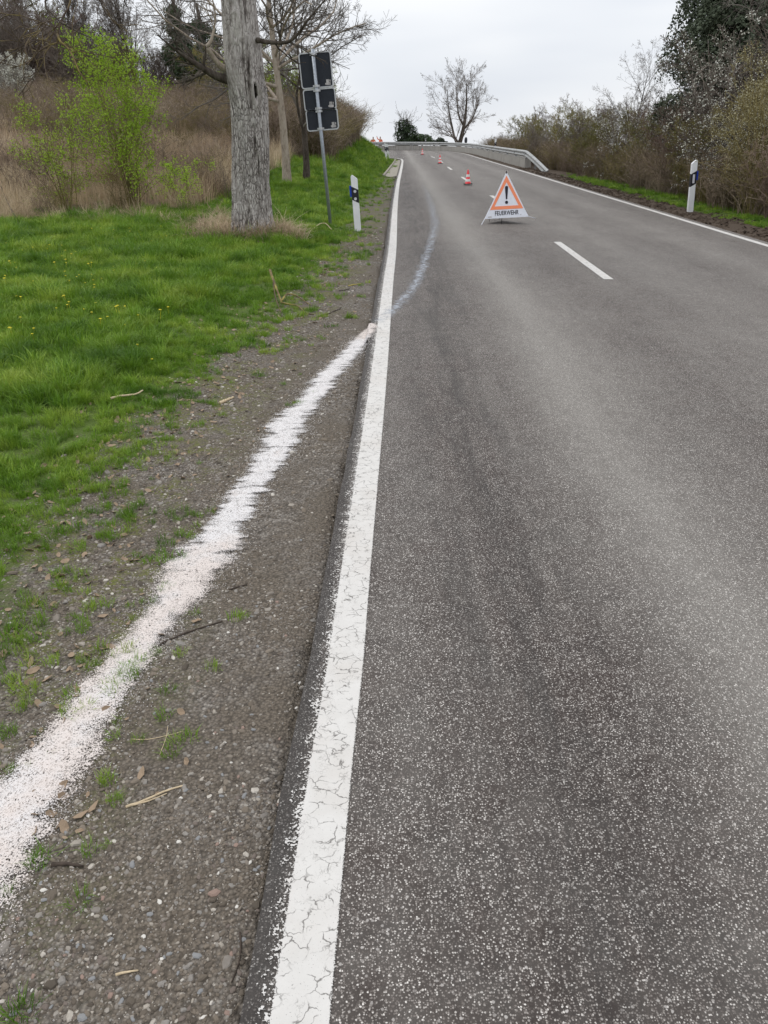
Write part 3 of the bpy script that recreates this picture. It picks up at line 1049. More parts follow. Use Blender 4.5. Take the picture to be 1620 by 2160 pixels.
def stem_clump(n, rad, h0, h1, r0, mat, lean=.5, twigs=3):
    a = rng.uniform(0, 2 * np.pi, n)
    r = rad * np.sqrt(rng.uniform(0, 1, n))
    h = rng.uniform(h0, h1, n)
    la = rng.uniform(0, 2 * np.pi, n)
    ln = np.abs(rng.normal(lean, lean * .5, n)) * h
    K = 4
    P = np.zeros((n, K, 3))
    for i, k in enumerate(np.linspace(0, 1, K)):
        P[:, i, 0] = r * np.cos(a) + np.cos(la) * ln * k ** 1.5
        P[:, i, 1] = r * np.sin(a) + np.sin(la) * ln * k ** 1.5
        P[:, i, 2] = h * np.sin(k * 1.45) - .02
    V, Q, _ = tubes(P, np.broadcast_to(np.linspace(r0, r0 * .35, K), (n, K)), 3)
    g = Geo()
    g.add(V, Q)
    st = np.repeat(P[:, 1:], twigs, 1).reshape(-1, 3)
    m = len(st)
    d = norm(rng.normal(0, 1, (m, 3)) + [0, 0, .6]) * rng.uniform(.1, .32, (m, 1))
    P2 = np.stack([st, st + d], 1)
    V, Q, _ = tubes(P2, np.full((m, 2), r0 * .5) * [1, .5], 3)
    g.add(V, Q)
    return g.mesh('clump', [M[mat]])


src_br = clump_source('bramble', [stem_clump(34, .4, .5, 1.25, .007, 'bramble', .6)for _ in range(4)] + [stem_clump(34, .4, .5, 1.2, .007, 'twig_moss', .6) for _ in range(2)])
DP, DS, BP, BS = [], [], [], []
for (y0, y1, dens, sc) in [(15.5, 22, 14, .85), (22, 34, 8.5, 1.0), (34, 70, 4.2, 1.3)]:
    X1 = .56 * y1 + 1.5
    n = int(dens * X1 * (y1 - y0))
    x, y = pts_in(n, -X1, 0, y0, y1)
    k = in_view(x, y, pad=1.5)
    x, y = x[k], y[k]
    z, dl, dr, lf, rt = height(x, y)
    dryk = sstep(dl, 3.6, 5.2) * sstep(y + 1.4 * (vnoise(x, y, 2, 8) - .5) - .25 * (x + 6), 16.5, 18.2)
    k = (rng.uniform(0, 1, len(x)) < dryk * (.55 + .45 * sstep(vnoise(x, y, 3.0, 21), .25, .5))) & lf
    x, y, z = x[k], y[k], z[k]
    br = rng.uniform(0, 1, len(x)) < .05 + .6 * sstep(vnoise(x, y, 5.5, 23) + .012 * (y - 38), .5, .8)
    s = sc * rng.uniform(.6, 1.15, len(x)) * np.where(y < 19, .75, 1)
    DP.append(np.stack([x, y, z], 1)[~br]); DS.append(s[~br])
    BP.append(np.stack([x, y, z], 1)[br]); BS.append(s[br] * .95)
# bramble undergrowth below the hedge on the right and along the bank behind the pale tree
n = 5200
x, y = pts_in(n, 7.6, 14, 9, 75)
z, dl, dr, lf, rt = height(x, y)
k = rt & (dr > 1.9) & (rng.uniform(0, 1, n) < 1.25 * np.exp(-(dr - 1.9) / 2.5)) & in_view(x, y, pad=2)
BP.append(np.stack([x, y, z], 1)[k]); BS.append(rng.uniform(.6, 1.2, k.sum()))
n = 1500
x, y = pts_in(n, -8, -1, 34, 60)
z, dl, dr, lf, rt = height(x, y)
k = lf & (dl > 3.0) & (dl < 7)
BP.append(np.stack([x, y, z], 1)[k]); BS.append(rng.uniform(.9, 1.5, k.sum()))
DP, DS, BP, BS = map(np.concatenate, (DP, DS, BP, BS))
scatter('dry_grass', DP, DS, rng.uniform(0, 6.28, len(DP)), src_dry, .15)
scatter('bramble_undergrowth', BP, BS, rng.uniform(0, 6.28, len(BP)), src_br, .15)
print('dry', len(DP), 'bramble', len(BP))

# withered grass collar at the foot of the big trunk and on the verge
src_hay = clump_source('withered_grass', [blade_clump(60, .10, .10, .34, .006, 1.3, 'drygrass', droop=.6) for _ in range(3)])
hp = []
for i in range(150):
    a = rng.uniform(0, 6.28)
    rr = .38 + abs(rng.normal(0, .22))
    hp.append((-2.24 + rr * math.cos(a) - (.25 if math.cos(a) < 0 else 0) * rng.uniform(0, 1), 13.9 + rr * math.sin(a)))
for i in range(40):
    hp.append((rng.uniform(-3.6, -2.8), rng.uniform(14, 16.5)))
for i in range(70):
    y = rng.uniform(15.5, 17.5)
    hp.append((rng.uniform(-.56 * y, -3), y))
hp = np.array(hp)
hz = z_at(hp[:, 0], hp[:, 1])
scatter('withered_grass', np.column_stack([hp, hz]), rng.uniform(.6, 1.3, len(hp)), rng.uniform(0, 6.28, len(hp)), src_hay, .3)


# ---- gravel: real little stones, each in its own colour
def stone_mesh(n_sides=5):
    k = n_sides
    a = np.arange(k) * 2 * np.pi / k + rng.uniform(-.3, .3, k)
    r = rng.uniform(.75, 1.15, k)
    b = np.stack([np.cos(a) * r, np.sin(a) * r * .8, np.full(k, 0)], 1)
    m = np.stack([np.cos(a) * r * .6, np.sin(a) * r * .5, rng.uniform(.35, .55, k)], 1)
    V = np.concatenate([b * [1, 1, 1] - [0, 0, .25], b * .98 + [0, 0, .15], m])
    Q = [[i, (i + 1) % k, k + (i + 1) % k, k + i] for i in range(k)] + [[k + i, k + (i + 1) % k, 2 * k + (i + 1) % k, 2 * k + i] for i in range(k)]
    return V, Q


def mat_stone():
    t = NT('stone')
    oi = t.n('ShaderNodeObjectInfo')
    c = t.ramp(oi.outputs['Random'], [(0, (.08, .066, .052)), (.35, (.155, .128, .10)), (.6, (.215, .178, .14)), (.8, (.25, .232, .212)), (.95, (.36, .32, .27)), (1, (.60, .56, .50))])
    n = t.noise(t.coord(), 3, 3)
    c = t.mix(t.maprange(n, .4, .7, 0, .35), c, (.12, .10, .075))
    return t.fin(c, .85, spec=.25)


M['stone'] = mat_stone()
src_stone = []
for i in range(6):
    V, Q = stone_mesh(5 + i % 3)
    Q = np.array(Q)
    k = (5 + i % 3)
    V = np.concatenate([V, [V[2 * k:].mean(0) + [0, 0, .03]]])
    T = np.array([[3 * k, 2 * k + j, 2 * k + (j + 1) % k] for j in range(k)])
    src_stone.append(mesh_np('stone', V * .5, [Q, T], [M['stone']]))
cs = clump_source('stone', src_stone)
SP, SS = [], []
for (y0, y1, dens, s0) in [(.4, 1.5, 21000, .0034), (1.5, 2.6, 14000, .0042), (2.6, 4.5, 7500, .0052), (4.5, 8, 3200, .0066), (8, 16, 700, .0095)]:
    n = int(dens * 2.0 * (y1 - y0))
    x, y = pts_in(n, -1.95, .0, y0, y1)
    z, dl, dr, lf, rt = height(x, y)
    g = dl - grass_bound(y)
    keep = lf & (dl > .012) & (vnoise(x, y, .28, 35) > .10) & in_view(x, y, pad=.2) & (rng.uniform(0, 1, n) < (1 - sstep(g, -.1, .5)) * (.2 + .8 * sstep(vnoise(x, y, .35, 31) + .25 * sstep(dl, .1, .5), .3, .6)))
    # stones lie on the powder only here and there
    rc = np.interp(y, rib[:, 1], rib[:, 0]); rw = np.interp(y, rib[:, 1], rib[:, 2])
    onp = (np.abs(x - rc) < rw * 1.0) & (y < 7)
    keep &= ~(onp & (rng.uniform(0, 1, n) < .96))
    sz = .78 * s0 * rng.lognormal(0.1, .55, n)
    SP.append(np.stack([x, y, z], 1)[keep]); SS.append(np.clip(sz[keep], .002, .026))
SP, SS = np.concatenate(SP), np.concatenate(SS)
SSv = np.stack([SS, SS * rng.uniform(.7, 1, len(SS)), SS * rng.uniform(.4, .85, len(SS))], 1) * 2
print('stones', len(SP))
scatter('gravel', SP, SSv, rng.uniform(0, 6.28, len(SP)), cs, .25)

# grains of the absorbent thrown beside the trail
gm = []
for i in range(2):
    V, Q = stone_mesh(5)
    gm.append(mesh_np('grain', V * .5, np.array(Q), [plain('absorbent_grain', (.80, .76, .73), .9)]))
cg = clump_source('grain', gm)
n = 20000
q = rng.uniform(0, 1, n) ** 1.3
y = .5 + q * 6.4
rc = np.interp(y, rib[:, 1], rib[:, 0]); rw = np.interp(y, rib[:, 1], rib[:, 2])
x = rc + rng.normal(0, .82, n) * rw
z = z_at(x, y)
dl, sl = poly_dist(x, y, EDGE_L)
z = np.where(sl > 0, .002, z)
k = (np.abs(x - rc) < rw * 3) & ((np.abs(x - rc) > rw * .5))
sg_ = rng.uniform(.0018, .0042, n) * (1 + .12 * y)
scatter('absorbent_grains', np.stack([x, y, z + .002], 1)[k], sg_[k], rng.uniform(0, 6.28, k.sum()), cg, .4)

# dead leaves and chips on the verge
lv = []
for i in range(3):
    k = 7
    a = np.linspace(0, 2 * np.pi, k, endpoint=False)
    V = np.stack([np.cos(a) * (.6 + .4 * rng.uniform(0, 1, k)), np.sin(a) * .45, rng.uniform(0, .35, k)], 1)
    V = np.concatenate([V, [[0, 0, .05]], V * [1, 1, 1] - [0, 0, .05]])
    T = [[k, i_, (i_ + 1) % k] for i_ in range(k)]
    Qs = [[i_, (i_ + 1) % k, k + 1 + (i_ + 1) % k, k + 1 + i_] for i_ in range(k)]
    lv.append(mesh_np('leaf_litter', V, [np.array(Qs), np.array(T)], [M['leaf_litter']]))
cl = clump_source('leaf_litter', lv)
n = 1500
y = 1.4 + 14 * rng.uniform(0, 1, n) ** 1.5
x = np.interp(y, [0, 100], [0, 0]) + lerp_curve([(p[1], p[0]) for p in EDGE_L[:40]], y) - grass_bound(y) - rng.normal(.15, .33, n)
z = z_at(x, y)
scatter('leaf_litter', np.stack([x, y, z + .004], 1), rng.uniform(.008, .03, n), rng.uniform(0, 6.28, n), cl, .4)
# soil crumbs on the right verge
n = 5000
x, y = pts_in(n, 6.2, 7.6, 9, 44)
z, dl, dr, lf, rt = height(x, y)
k = rt & (dr > .02) & (rng.uniform(0, 1, n) < .35 + .6 * sstep(vnoise(x, y, .5, 33), .4, .6))
crumb = clump_source('soil_crumb', [mesh_np('crumb', m_v, np.array(m_q), [plain('soil_crumb', (.075, .055, .04), .95, .4, 4)]) for m_v, m_q in [stone_mesh(6), stone_mesh(5)]])
scatter('soil_crumbs', np.stack([x, y, z], 1)[k], rng.uniform(.012, .06, k.sum()), rng.uniform(0, 6.28, k.sum()), crumb, .3)
# yellow flowers in the lawn
fm = Geo()
for i in range(5):
    a = i * 1.256
    fm.box((.007 * math.cos(a), .007 * math.sin(a), .09), (.009, .007, .002), (0, .4, a))
fm.tube([(0, 0, 0), (.004, 0, .09)], .0012, 3)
cf = clump_source('flower', [fm.mesh('flower', [plain('yellow_petal', (.75, .62, .03), .5)])])
n = 260
y = 5 + 10 * rng.uniform(0, 1, n)
x = -rng.uniform(.2, .52, n) * y - .6
cl_ = vnoise(x, y, 1.1, 41) > .55
x, y = x[cl_], y[cl_]
scatter('yellow_flowers', np.stack([x, y, z_at(x, y)], 1), rng.uniform(.8, 1.3, len(x)), rng.uniform(0, 6, len(x)), cf, .1)


# ------------------------------------------------------------------ branching plants
def grow(P0, D0, L, K, wander, trop):
    N = len(P0)
    P = np.zeros((N, K, 3))
    P[:, 0] = P0
    D = norm(D0)
    for k in range(1, K):
        P[:, k] = P[:, k - 1] + D * (L / (K - 1))[:, None]
        D = norm(D + rng.normal(0, wander, (N, 3)) + np.array([0, 0, trop]))
    return P


def spawn(P, RAD, L, nper, t0, t1, ang, lr, rr, K, wander, trop, angvar=.25, lenfall=.5, lvar=.3):
    N, Kp, _ = P.shape
    idx = np.repeat(np.arange(N), nper)
    M_ = len(idx)
    t = rng.uniform(t0, t1, M_)
    f = t * (Kp - 1)
    i = np.minimum(f.astype(int), Kp - 2)
    fr = (f - i)[:, None]
    st = P[idx, i] * (1 - fr) + P[idx, i + 1] * fr
    pr = RAD[idx, i] * (1 - fr[:, 0]) + RAD[idx, i + 1] * fr[:, 0]
    T = norm(P[idx, i + 1] - P[idx, i])
    rnd = norm(np.cross(T, rng.normal(0, 1, (M_, 3))))
    a = np.radians(rng.normal(ang, ang * angvar, M_))[:, None]
    D = T * np.cos(a) + rnd * np.sin(a)
    Lc = L[idx] * lr * (1 - lenfall * t) * rng.uniform(1 - lvar, 1 + lvar, M_)
    Pc = grow(st, D, Lc, K, wander, trop)
    Rc = np.minimum(pr * .8, pr * rr)[:, None] * np.linspace(1, .3, K)[None]
    return Pc, Rc, Lc


def tree_levels(P, RAD, L, specs):
    out = [(P, RAD)]
    for s in specs:
        P, RAD, L = spawn(P, RAD, L, **s)
        out.append((P, RAD))
    return out


def geo_levels(levels, sides, rmin=.0, m=0, g=None):
    g = g or Geo()
    for (P, Rr), sd in zip(levels, sides):
        V, Q, T = tubes(P, np.maximum(Rr, rmin), sd, False)
        g.add(V, Q, None, m)
    return g


def leaves(P, n, size, spread=.05, aspect=.6):
    """small folded leaves / blossoms along the twigs"""
    N, K, _ = P.shape
    i = rng.integers(0, N, n)
    t = rng.uniform(.15, 1, n) * (K - 1)
    k = np.minimum(t.astype(int), K - 2)
    f = (t - k)[:, None]
    c = P[i, k] * (1 - f) + P[i, k + 1] * f + rng.normal(0, spread, (n, 3))
    u = norm(rng.normal(0, 1, (n, 3)))
    w = norm(np.cross(u, rng.normal(0, 1, (n, 3))))
    up = np.cross(u, w)
    s = (size * rng.uniform(.6, 1.3, n))[:, None]
    V = np.stack([c - u * s, c + w * s * aspect + up * s * .25, c + u * s, c - w * s * aspect + up * s * .25], 1).reshape(-1, 3)
    b = (np.arange(n) * 4)[:, None]
    return V, np.concatenate([b + [0, 1, 2], b + [0, 2, 3]])


def shrub(name, label, category, H, Wd, nstem, twig, leafmat_=None, nleaf=0, lsize=.03, spread=.05, dens=1.0, r0=.02, up=.05, rtw=.005, group=None, base_lean=.5, twist=.10):
    """multi-stemmed shrub: stems, twigs (and leaves or blossom) as parts"""
    t = thing(name, label, category, group=group)
    a = rng.uniform(0, 6.28, nstem)
    r = rng.uniform(0, .12, nstem) * Wd
    P0 = np.stack([r * np.cos(a), r * np.sin(a), np.full(nstem, -.1)], 1)
    ln = base_lean * Wd / H
    D0 = np.stack([np.cos(a) * rng.uniform(0, ln, nstem), np.sin(a) * rng.uniform(0, ln, nstem), np.ones(nstem)], 1)
    L = H * rng.uniform(.7, 1.0, nstem)
    P = grow(P0, D0, L, 7, twist, up)
    RAD = np.full(nstem, r0)[:, None] * np.linspace(1, .25, 7)[None]
    n1, n2, n3 = [int(max(1, round(q * dens))) for q in (7, 6, 5)]
    lv_ = tree_levels(P, RAD, L, [
        dict(nper=n1, t0=.12, t1=.97, ang=38, lr=.42, rr=.6, K=5, wander=.16, trop=.05),
        dict(nper=n2, t0=.15, t1=1, ang=42, lr=.5, rr=.6, K=3, wander=.2, trop=.04),
        dict(nper=n3, t0=.2, t1=1, ang=45, lr=.55, rr=.7, K=2, wander=0, trop=0, lvar=.5)])
    link('stem', geo_levels(lv_[:1], [5]).mesh('stem', [M[twig]]), t)
    link('twigs', geo_levels(lv_[1:], [3, 3, 3], rtw).mesh('twigs', [M[twig]]), t)
    if leafmat_:
        g = Geo()
        V, T = leaves(np.concatenate([lv_[3][0], lv_[2][0][:, :2], lv_[2][0][:, 1:]]), nleaf, lsize, spread)
        g.add(V, None, T)
        link('foliage' if 'blossom' not in leafmat_ else 'blossom', g.mesh('foliage', [M[leafmat_]]), t)
    return t


def bare_tree(name, label, H, r0, bark, twig, n=(9, 7, 6, 5), t0=.3, ang=48, lr=.5, wander=.07, lean=(0, 0), rmin=.004, group=None, trop=.05, lenfall=.45, category='tree', K0=9, sub_ang=42):
    t = thing(name, label, category, group=group)
    P = grow(np.array([[0, 0, -.15]]), np.array([[lean[0], lean[1], 1.0]]), np.array([H]), K0, .035, .02)
    RAD = r0 * (np.linspace(1, .12, K0) ** .9)[None]
    RAD[:, 0] *= 1.25
    lv_ = tree_levels(P, RAD, np.array([H]), [
        dict(nper=n[0], t0=t0, t1=.95, ang=ang, lr=lr, rr=.55, K=7, wander=wander * 1.3, trop=trop, lenfall=lenfall),
        dict(nper=n[1], t0=.15, t1=1, ang=sub_ang, lr=.5, rr=.6, K=5, wander=wander * 1.8, trop=.04),
        dict(nper=n[2], t0=.15, t1=1, ang=sub_ang, lr=.5, rr=.65, K=3, wander=wander * 2.5, trop=.03),
        dict(nper=n[3], t0=.2, t1=1, ang=sub_ang, lr=.55, rr=.7, K=2, wander=0, trop=0, lvar=.5)])
    tm = geo_levels(lv_[:1], [10]).mesh('trunk', [M[bark]], True, attrs=None)
    link('trunk', tm, t)
    link('limbs', geo_levels(lv_[1:2], [6], rmin).mesh('limbs', [M[bark]], True), t)
    link('crown', geo_levels(lv_[2:], [4, 3, 3], rmin).mesh('crown', [M[twig]], True), t)
    return t, lv_


def px(x, y, Y):
    """point at distance Y seen at pixel (x, y) of the 1620 x 2160 photograph"""
    p = R(26.5)
    d = np.array([x - 810, 1600 * math.cos(p) - (y - 1080) * math.sin(p), -1600 * math.sin(p) - (y - 1080) * math.cos(p)])
    return np.array([0, 0, 1.6]) + d * Y / d[1]


# ------------------------------------------------------------------ the big trunk beside the verge
def big_trunk():
    t = thing('roadside_tree', 'thick grey furrowed trunk with a slit-shaped knothole, nearest tree on the grass verge', 'tree', (-2.26, 13.9, -.02))
    NA, NZ = 168, 330
    H = 7.5
    zz = np.linspace(-.1, H, NZ)
    cx_ = np.interp(zz, [0, 1, 2, 3.45, 5, 7.5], [0, .035, .075, .03, -.02, .05])
    rr = np.interp(zz, [-.1, 0, .08, .3, .9, 1.6, 2.2, 2.6, 3.0, 3.5, 7.5], [.47, .43, .385, .345, .312, .295, .298, .283, .272, .27, .22])
    th = np.linspace(0, 2 * np.pi, NA, endpoint=False)
    V = np.zeros((NZ, NA, 3))
    ridge = np.zeros((NZ, NA))
    calm = np.zeros((NZ, NA))
    knot = (-.42, 2.2)   # angle offset from facing the camera, height
    for i, z in enumerate(zz):
        for j, a in enumerate(th):
            c, s = math.cos(a), math.sin(a)
            da = (a + math.pi / 2 + math.pi) % (2 * math.pi) - math.pi   # 0 = towards camera, + = to the right
            # furrows run around swellings
            warp = .10 * mnoise.noise((c * 1.5, s * 1.5, z * 1.1))
            k1 = math.exp(-((da - .62) / .33) ** 2 - ((z - 2.2) / .2) ** 2)
            k2 = math.exp(-((da + .55) / .5) ** 2 - ((z - 2.5) / .28) ** 2)
            k3 = math.exp(-((da + .05) / .3) ** 2 - ((z - 3.1) / .2) ** 2)
            aw = da + warp * .8 + .35 * (k1 * (z - 2.2) + k2 * (z - 2.5)) * 1.5
            # diamond-like ridge pattern: fine ridges below, broader and smoother above
            f = np.interp(z, [0, 1.9, 2.4, 3.5], [20, 19, 11, 9])
            n1 = mnoise.noise((aw * f * .5, z * np.interp(z, [0, 2, 3], [3.1, 2.8, 1.7]), 3.7))
            n2 = mnoise.noise((aw * f * 1.15, z * 7, 9.1))
            rg = (1 - abs(n1) * 2.0) * .65 + n2 * .5
            amp = np.interp(z, [0, .5, 1.8, 2.6, 3.5], [.018, .017, .015, .013, .012])
            rad = rr[i] + amp * (rg - .3)
            rad += .035 * mnoise.noise((c * 1.2, s * 1.2, z * .9)) + .012 * mnoise.noise((c * 4, s * 4, z * 3))
            rad += .050 * k1 + .035 * k2 + .02 * k3
            # root flare
            rad += .075 * math.exp(-max(z, 0) / .16) * (1 + math.sin(a * 5 + 1)) * .8
            # rings of callus round the knothole and the slit itself
            q = math.hypot((da - .60) / .19, (z - 2.2) / .21)
            rad += .016 * math.exp(-((q - .85) / .25) ** 2)
            h = math.hypot((da - .58) / .075, (z - 2.22) / .105)
            if h < 1.3:
                rad -= .10 * (1 - sstep(h, .6, 1.3))
            sc_ = math.hypot((da + .15) / .34, (z - 3.08) / .2)
            rad += .012 * math.exp(-((sc_ - 1) / .18) ** 2) - .006 * (sc_ < .8)
            V[i, j] = (cx_[i] + rad * c, rad * s, z)
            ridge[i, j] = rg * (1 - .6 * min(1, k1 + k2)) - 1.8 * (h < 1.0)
            calm[i, j] = min(1, 1.2 * k1 + k2 + k3 * .8 + .5 * sstep(z, 2.3, 3.0))
    me = mesh_np('trunk', V.reshape(-1, 3), np.concatenate([np.stack([np.arange(NA) + r * NA, (np.arange(NA) + 1) % NA + r * NA, (np.arange(NA) + 1) % NA + (r + 1) * NA, np.arange(NA) + (r + 1) * NA], 1) for r in range(NZ - 1)]),
                 [M['bark']], smooth=True, attrs={'ridge': ridge.ravel(), 'calm': calm.ravel()})
    link('trunk', me, t)
    base = np.array([-2.26, 13.9, -.02])

    def limb(nm, pts, r, bark, specs=None, rmin=.004, label=None, nsm=5):
        P = [px(*p) - base for p in pts]
        P = smooth_poly(P, .06)
        n_ = len(P)
        RAD = np.interp(np.linspace(0, 1, n_), np.linspace(0, 1, len(r)), r)
        g = Geo()
        P = P + np.cumsum(rng.normal(0, .002, P.shape), 0)
        g.tube(P, RAD, 8)
        if specs:
            lv_ = tree_levels(P[None], RAD[None], np.array([np.linalg.norm(np.diff(P, axis=0), axis=1).sum()]), specs)
            geo_levels(lv_[1:], [5, 4, 3, 3], rmin, g=g)
        o = link(nm, g.mesh(nm, [M[bark]], True, attrs={'ridge': np.zeros(g.n)}), t)
        if label:
            o['label'] = label
        return o
    tw = [dict(nper=14, t0=.25, t1=1, ang=50, lr=.34, rr=.5, K=6, wander=.16, trop=.02), dict(nper=5, t0=.2, t1=1, ang=45, lr=.5, rr=.6, K=4, wander=.2, trop=0)]
    limb('limb', [(492, 172, 13.9), (455, 160, 13.8), (420, 138, 13.6), (395, 122, 13.4), (360, 95, 13.1), (330, 70, 12.8)], [.075, .055, .035, .02, .008], 'bark_dark', tw)
    limb('limb', [(492, 150, 14.0), (468, 140, 13.8), (448, 118, 13.7), (436, 98, 13.6)], [.085, .055, .04, .03], 'bark_pale', label='pale broken dead limb stub')
    limb('limb', [(436, 98, 13.6), (446, 84, 13.6), (455, 40, 13.6), (450, 0, 13.5), (440, -60, 13.5)], [.03, .014, .010, .006], 'bark_pale', [dict(nper=10, t0=.1, t1=1, ang=45, lr=.4, rr=.6, K=6, wander=.14, trop=.05), dict(nper=4, t0=.2, t1=1, ang=40, lr=.45, rr=.7, K=4, wander=.18, trop=.05)])
    limb('limb', [(530, 84, 13.9), (580, 92, 13.4), (615, 84, 13.2), (650, 40, 13.0), (690, -10, 12.9), (720, -60, 12.8)], [.045, .03, .022, .014, .007], 'bark_dark', tw)
    # crown above the picture: the limb that hangs back into it on the left
    limb('limb', [(500, -420, 13.9), (380, -470, 12.8), (250, -420, 11.6), (185, -250, 10.6), (158, -80, 9.9), (148, 0, 9.6), (133, 30, 9.5), (122, 62, 9.4), (120, 85, 9.4), (105, 90, 9.35), (80, 105, 9.3), (66, 122, 9.3), (45, 132, 9.2), (20, 138, 9.2)],
         [.13, .10, .07, .05, .034, .024, .021, .019, .017, .014, .010, .007, .004], 'wood_lichen',
         [dict(nper=26, t0=.62, t1=1, ang=48, lr=.13, rr=.55, K=7, wander=.22, trop=-.02, lenfall=.2), dict(nper=4, t0=.2, t1=1, ang=45, lr=.5, rr=.6, K=5, wander=.24, trop=0)], label='hanging limb spotted with yellow lichen')
    limb('limb', [(122, 72, 9.4), (128, 88, 9.35), (146, 104, 9.3), (158, 128, 9.2), (168, 152, 9.15), (186, 176, 9.1)], [.013, .011, .009, .007, .004], 'wood_lichen',
         [dict(nper=9, t0=.2, t1=1, ang=50, lr=.4, rr=.55, K=6, wander=.22, trop=.02)])
    limb('limb', [(150, -60, 9.6), (95, 5, 9.5), (108, 30, 9.45), (128, 50, 9.4), (160, 68, 9.4), (192, 82, 9.4)], [.014, .012, .010, .009, .005], 'bark_dark',
         [dict(nper=7, t0=.3, t1=1, ang=45, lr=.3, rr=.55, K=5, wander=.2, trop=0)])
    limb('limb', [(185, -120, 9.6), (178, -20, 9.5), (178, 20, 9.5), (176, 60, 9.5)], [.012, .008, .006, .004], 'bark_dark')
    limb('limb', [(255, -80, 9.4), (262, -8, 9.4), (270, 15, 9.4)], [.006, .004, .006], 'bark_dark')
    # crown proper, out of the picture but casting its light shade
    P = np.array([[0, 0, 5.0], [0, 0, 6.0], [0, 0, 7.4]])[None]
    lv_ = tree_levels(P, np.array([[.2, .18, .15]]), np.array([6.0]), [
        dict(nper=7, t0=.1, t1=1, ang=40, lr=.9, rr=.5, K=7, wander=.1, trop=.06, lenfall=.2), dict(nper=7, t0=.2, t1=1, ang=45, lr=.5, rr=.55, K=6, wander=.14, trop=.04),
        dict(nper=7, t0=.2, t1=1, ang=45, lr=.5, rr=.6, K=4, wander=.18, trop=.02)])
    link('crown', geo_levels(lv_[1:], [6, 4, 3], .005).mesh('crown', [M['twig_grey']], True), t)
    return t


big_trunk()


def move(t, x, y, z=None, rot=(0, 0, 0)):
    t.location = (x, y, z_at(x, y) - .03 if z is None else z)
    t.rotation_euler = rot


# pale-trunked tree behind the signs, dark stump-like tree beside it
t, _ = bare_tree('young_walnut_tree', 'smooth pale-trunked bare tree forking behind the road signs', 7.4, .125, 'bark_pale', 'twig_grey', n=(17, 11, 8, 5), t0=.30, ang=58, lr=.60, wander=.13, lean=(.0, 0), rmin=.0035, trop=.05, lenfall=.5)
move(t, -2.84, 24.2, rot=(0, 0, 2.2))
t, _ = bare_tree('bare_tree', 'dark rough bare tree in front of the green shrubs right of the pale trunk', 5.2, .115, 'bark_dark', 'twig_grey', n=(14, 10, 7, 5), t0=.22, ang=55, lr=.5, wander=.15, lean=(.05, 0), rmin=.0035)
move(t, -2.5, 26.6, rot=(0, 0, .5))

# lone tree behind the guard rail
t = thing('bare_tree', 'lone bare spreading tree standing behind the guard rail at the bend', 'tree', (8.6, 97, -.6))
P = np.stack([smooth_poly([(0, 0, -.3), (.05, 0, .9), (.35, 0, 2.2), (.6, .1, 3.6), (.7, .1, 5.4), (.6, 0, 7.2)], .35),
              ], 0)
P2 = smooth_poly([(0, 0, .9), (-.5, .1, 1.8), (-.9, .2, 3.2), (-1.3, .1, 4.8), (-1.5, 0, 6.6)], .33)
P2 = P2[np.linspace(0, len(P2) - 1, P.shape[1]).astype(int)]
P3 = smooth_poly([(.45, 0, 2.6), (1.3, 0, 3.6), (1.8, .2, 4.6), (2.1, .2, 5.8)], .2)
P3 = P3[np.linspace(0, len(P3) - 1, P.shape[1]).astype(int)]
P4 = smooth_poly([(.5, 0, 3.0), (-.1, 0, 4.0), (-.4, 0, 5.6), (-.5, 0, 7.0)], .2)
P4 = P4[np.linspace(0, len(P4) - 1, P.shape[1]).astype(int)]
P = np.concatenate([P, P2[None], P3[None], P4[None]])
kk = P.shape[1]
RAD = np.stack([np.linspace(.30, .04, kk), np.linspace(.17, .03, kk), np.linspace(.12, .03, kk), np.linspace(.12, .025, kk)])
lv_ = tree_levels(P, RAD, np.array([6.6, 6.2, 5.0, 4.6]), [
    dict(nper=15, t0=.12, t1=.98, ang=52, lr=.62, rr=.30, K=7, wander=.08, trop=.05, lenfall=.35),
    dict(nper=8, t0=.2, t1=1, ang=34, lr=.46, rr=.5, K=5, wander=.10, trop=.05),
    dict(nper=6, t0=.15, t1=1, ang=36, lr=.5, rr=.6, K=3, wander=.12, trop=.04),
    dict(nper=3, t0=.2, t1=1, ang=36, lr=.5, rr=.7, K=2, wander=0, trop=0, lvar=.5)])
link('trunk', geo_levels(lv_[:1], [9]).mesh('trunk', [M['bark_dark']], True), t)
link('limbs', geo_levels(lv_[1:2], [5], .012).mesh('limbs', [M['twig_grey']], True), t)
link('crown', geo_levels(lv_[2:], [3, 3, 3], .0065).mesh('crown', [M['twig_grey']]), t)

# slim saplings above the hedge on the right
t, _ = bare_tree('sapling', 'slim bare sapling rising above the hedge midway along the right side', 5.6, .06, 'bark_dark', 'twig_grey', n=(20, 9, 6, 3), t0=.3, ang=30, lr=.5, wander=.05, rmin=.0028, trop=.06, lenfall=.55)
sap = t
move(t, 11.9, 40.5)
# hillside skyline trees
t, _ = bare_tree('skyline_tree', 'fan-shaped bare tree on the left skyline above the leafy shrub', 8.4, .13, 'bark_dark', 'twig_grey', n=(22, 10, 8, 5), t0=.3, ang=28, lr=.5, wander=.07, rmin=.007, trop=.05, group='bare trees on the hillside skyline')
move(t, -23.4, 66)
sk = t
copy_thing(sk, (-20.6, 68, z_at(-20.6, 68)), (0, 0, 2), .8, 'shorter bare tree right of the fan-shaped one on the left skyline')
copy_thing(sk, (-16.9, 60, z_at(-16.9, 60)), (0, .12, 4), .92, 'crooked bare tree just left of the ivy-covered column on the left skyline')
copy_thing(sk, (-33.8, 69, z_at(-33.8, 69)), (0, 0, 1), .95, 'bare tree behind the hanging limb at the far left of the skyline')


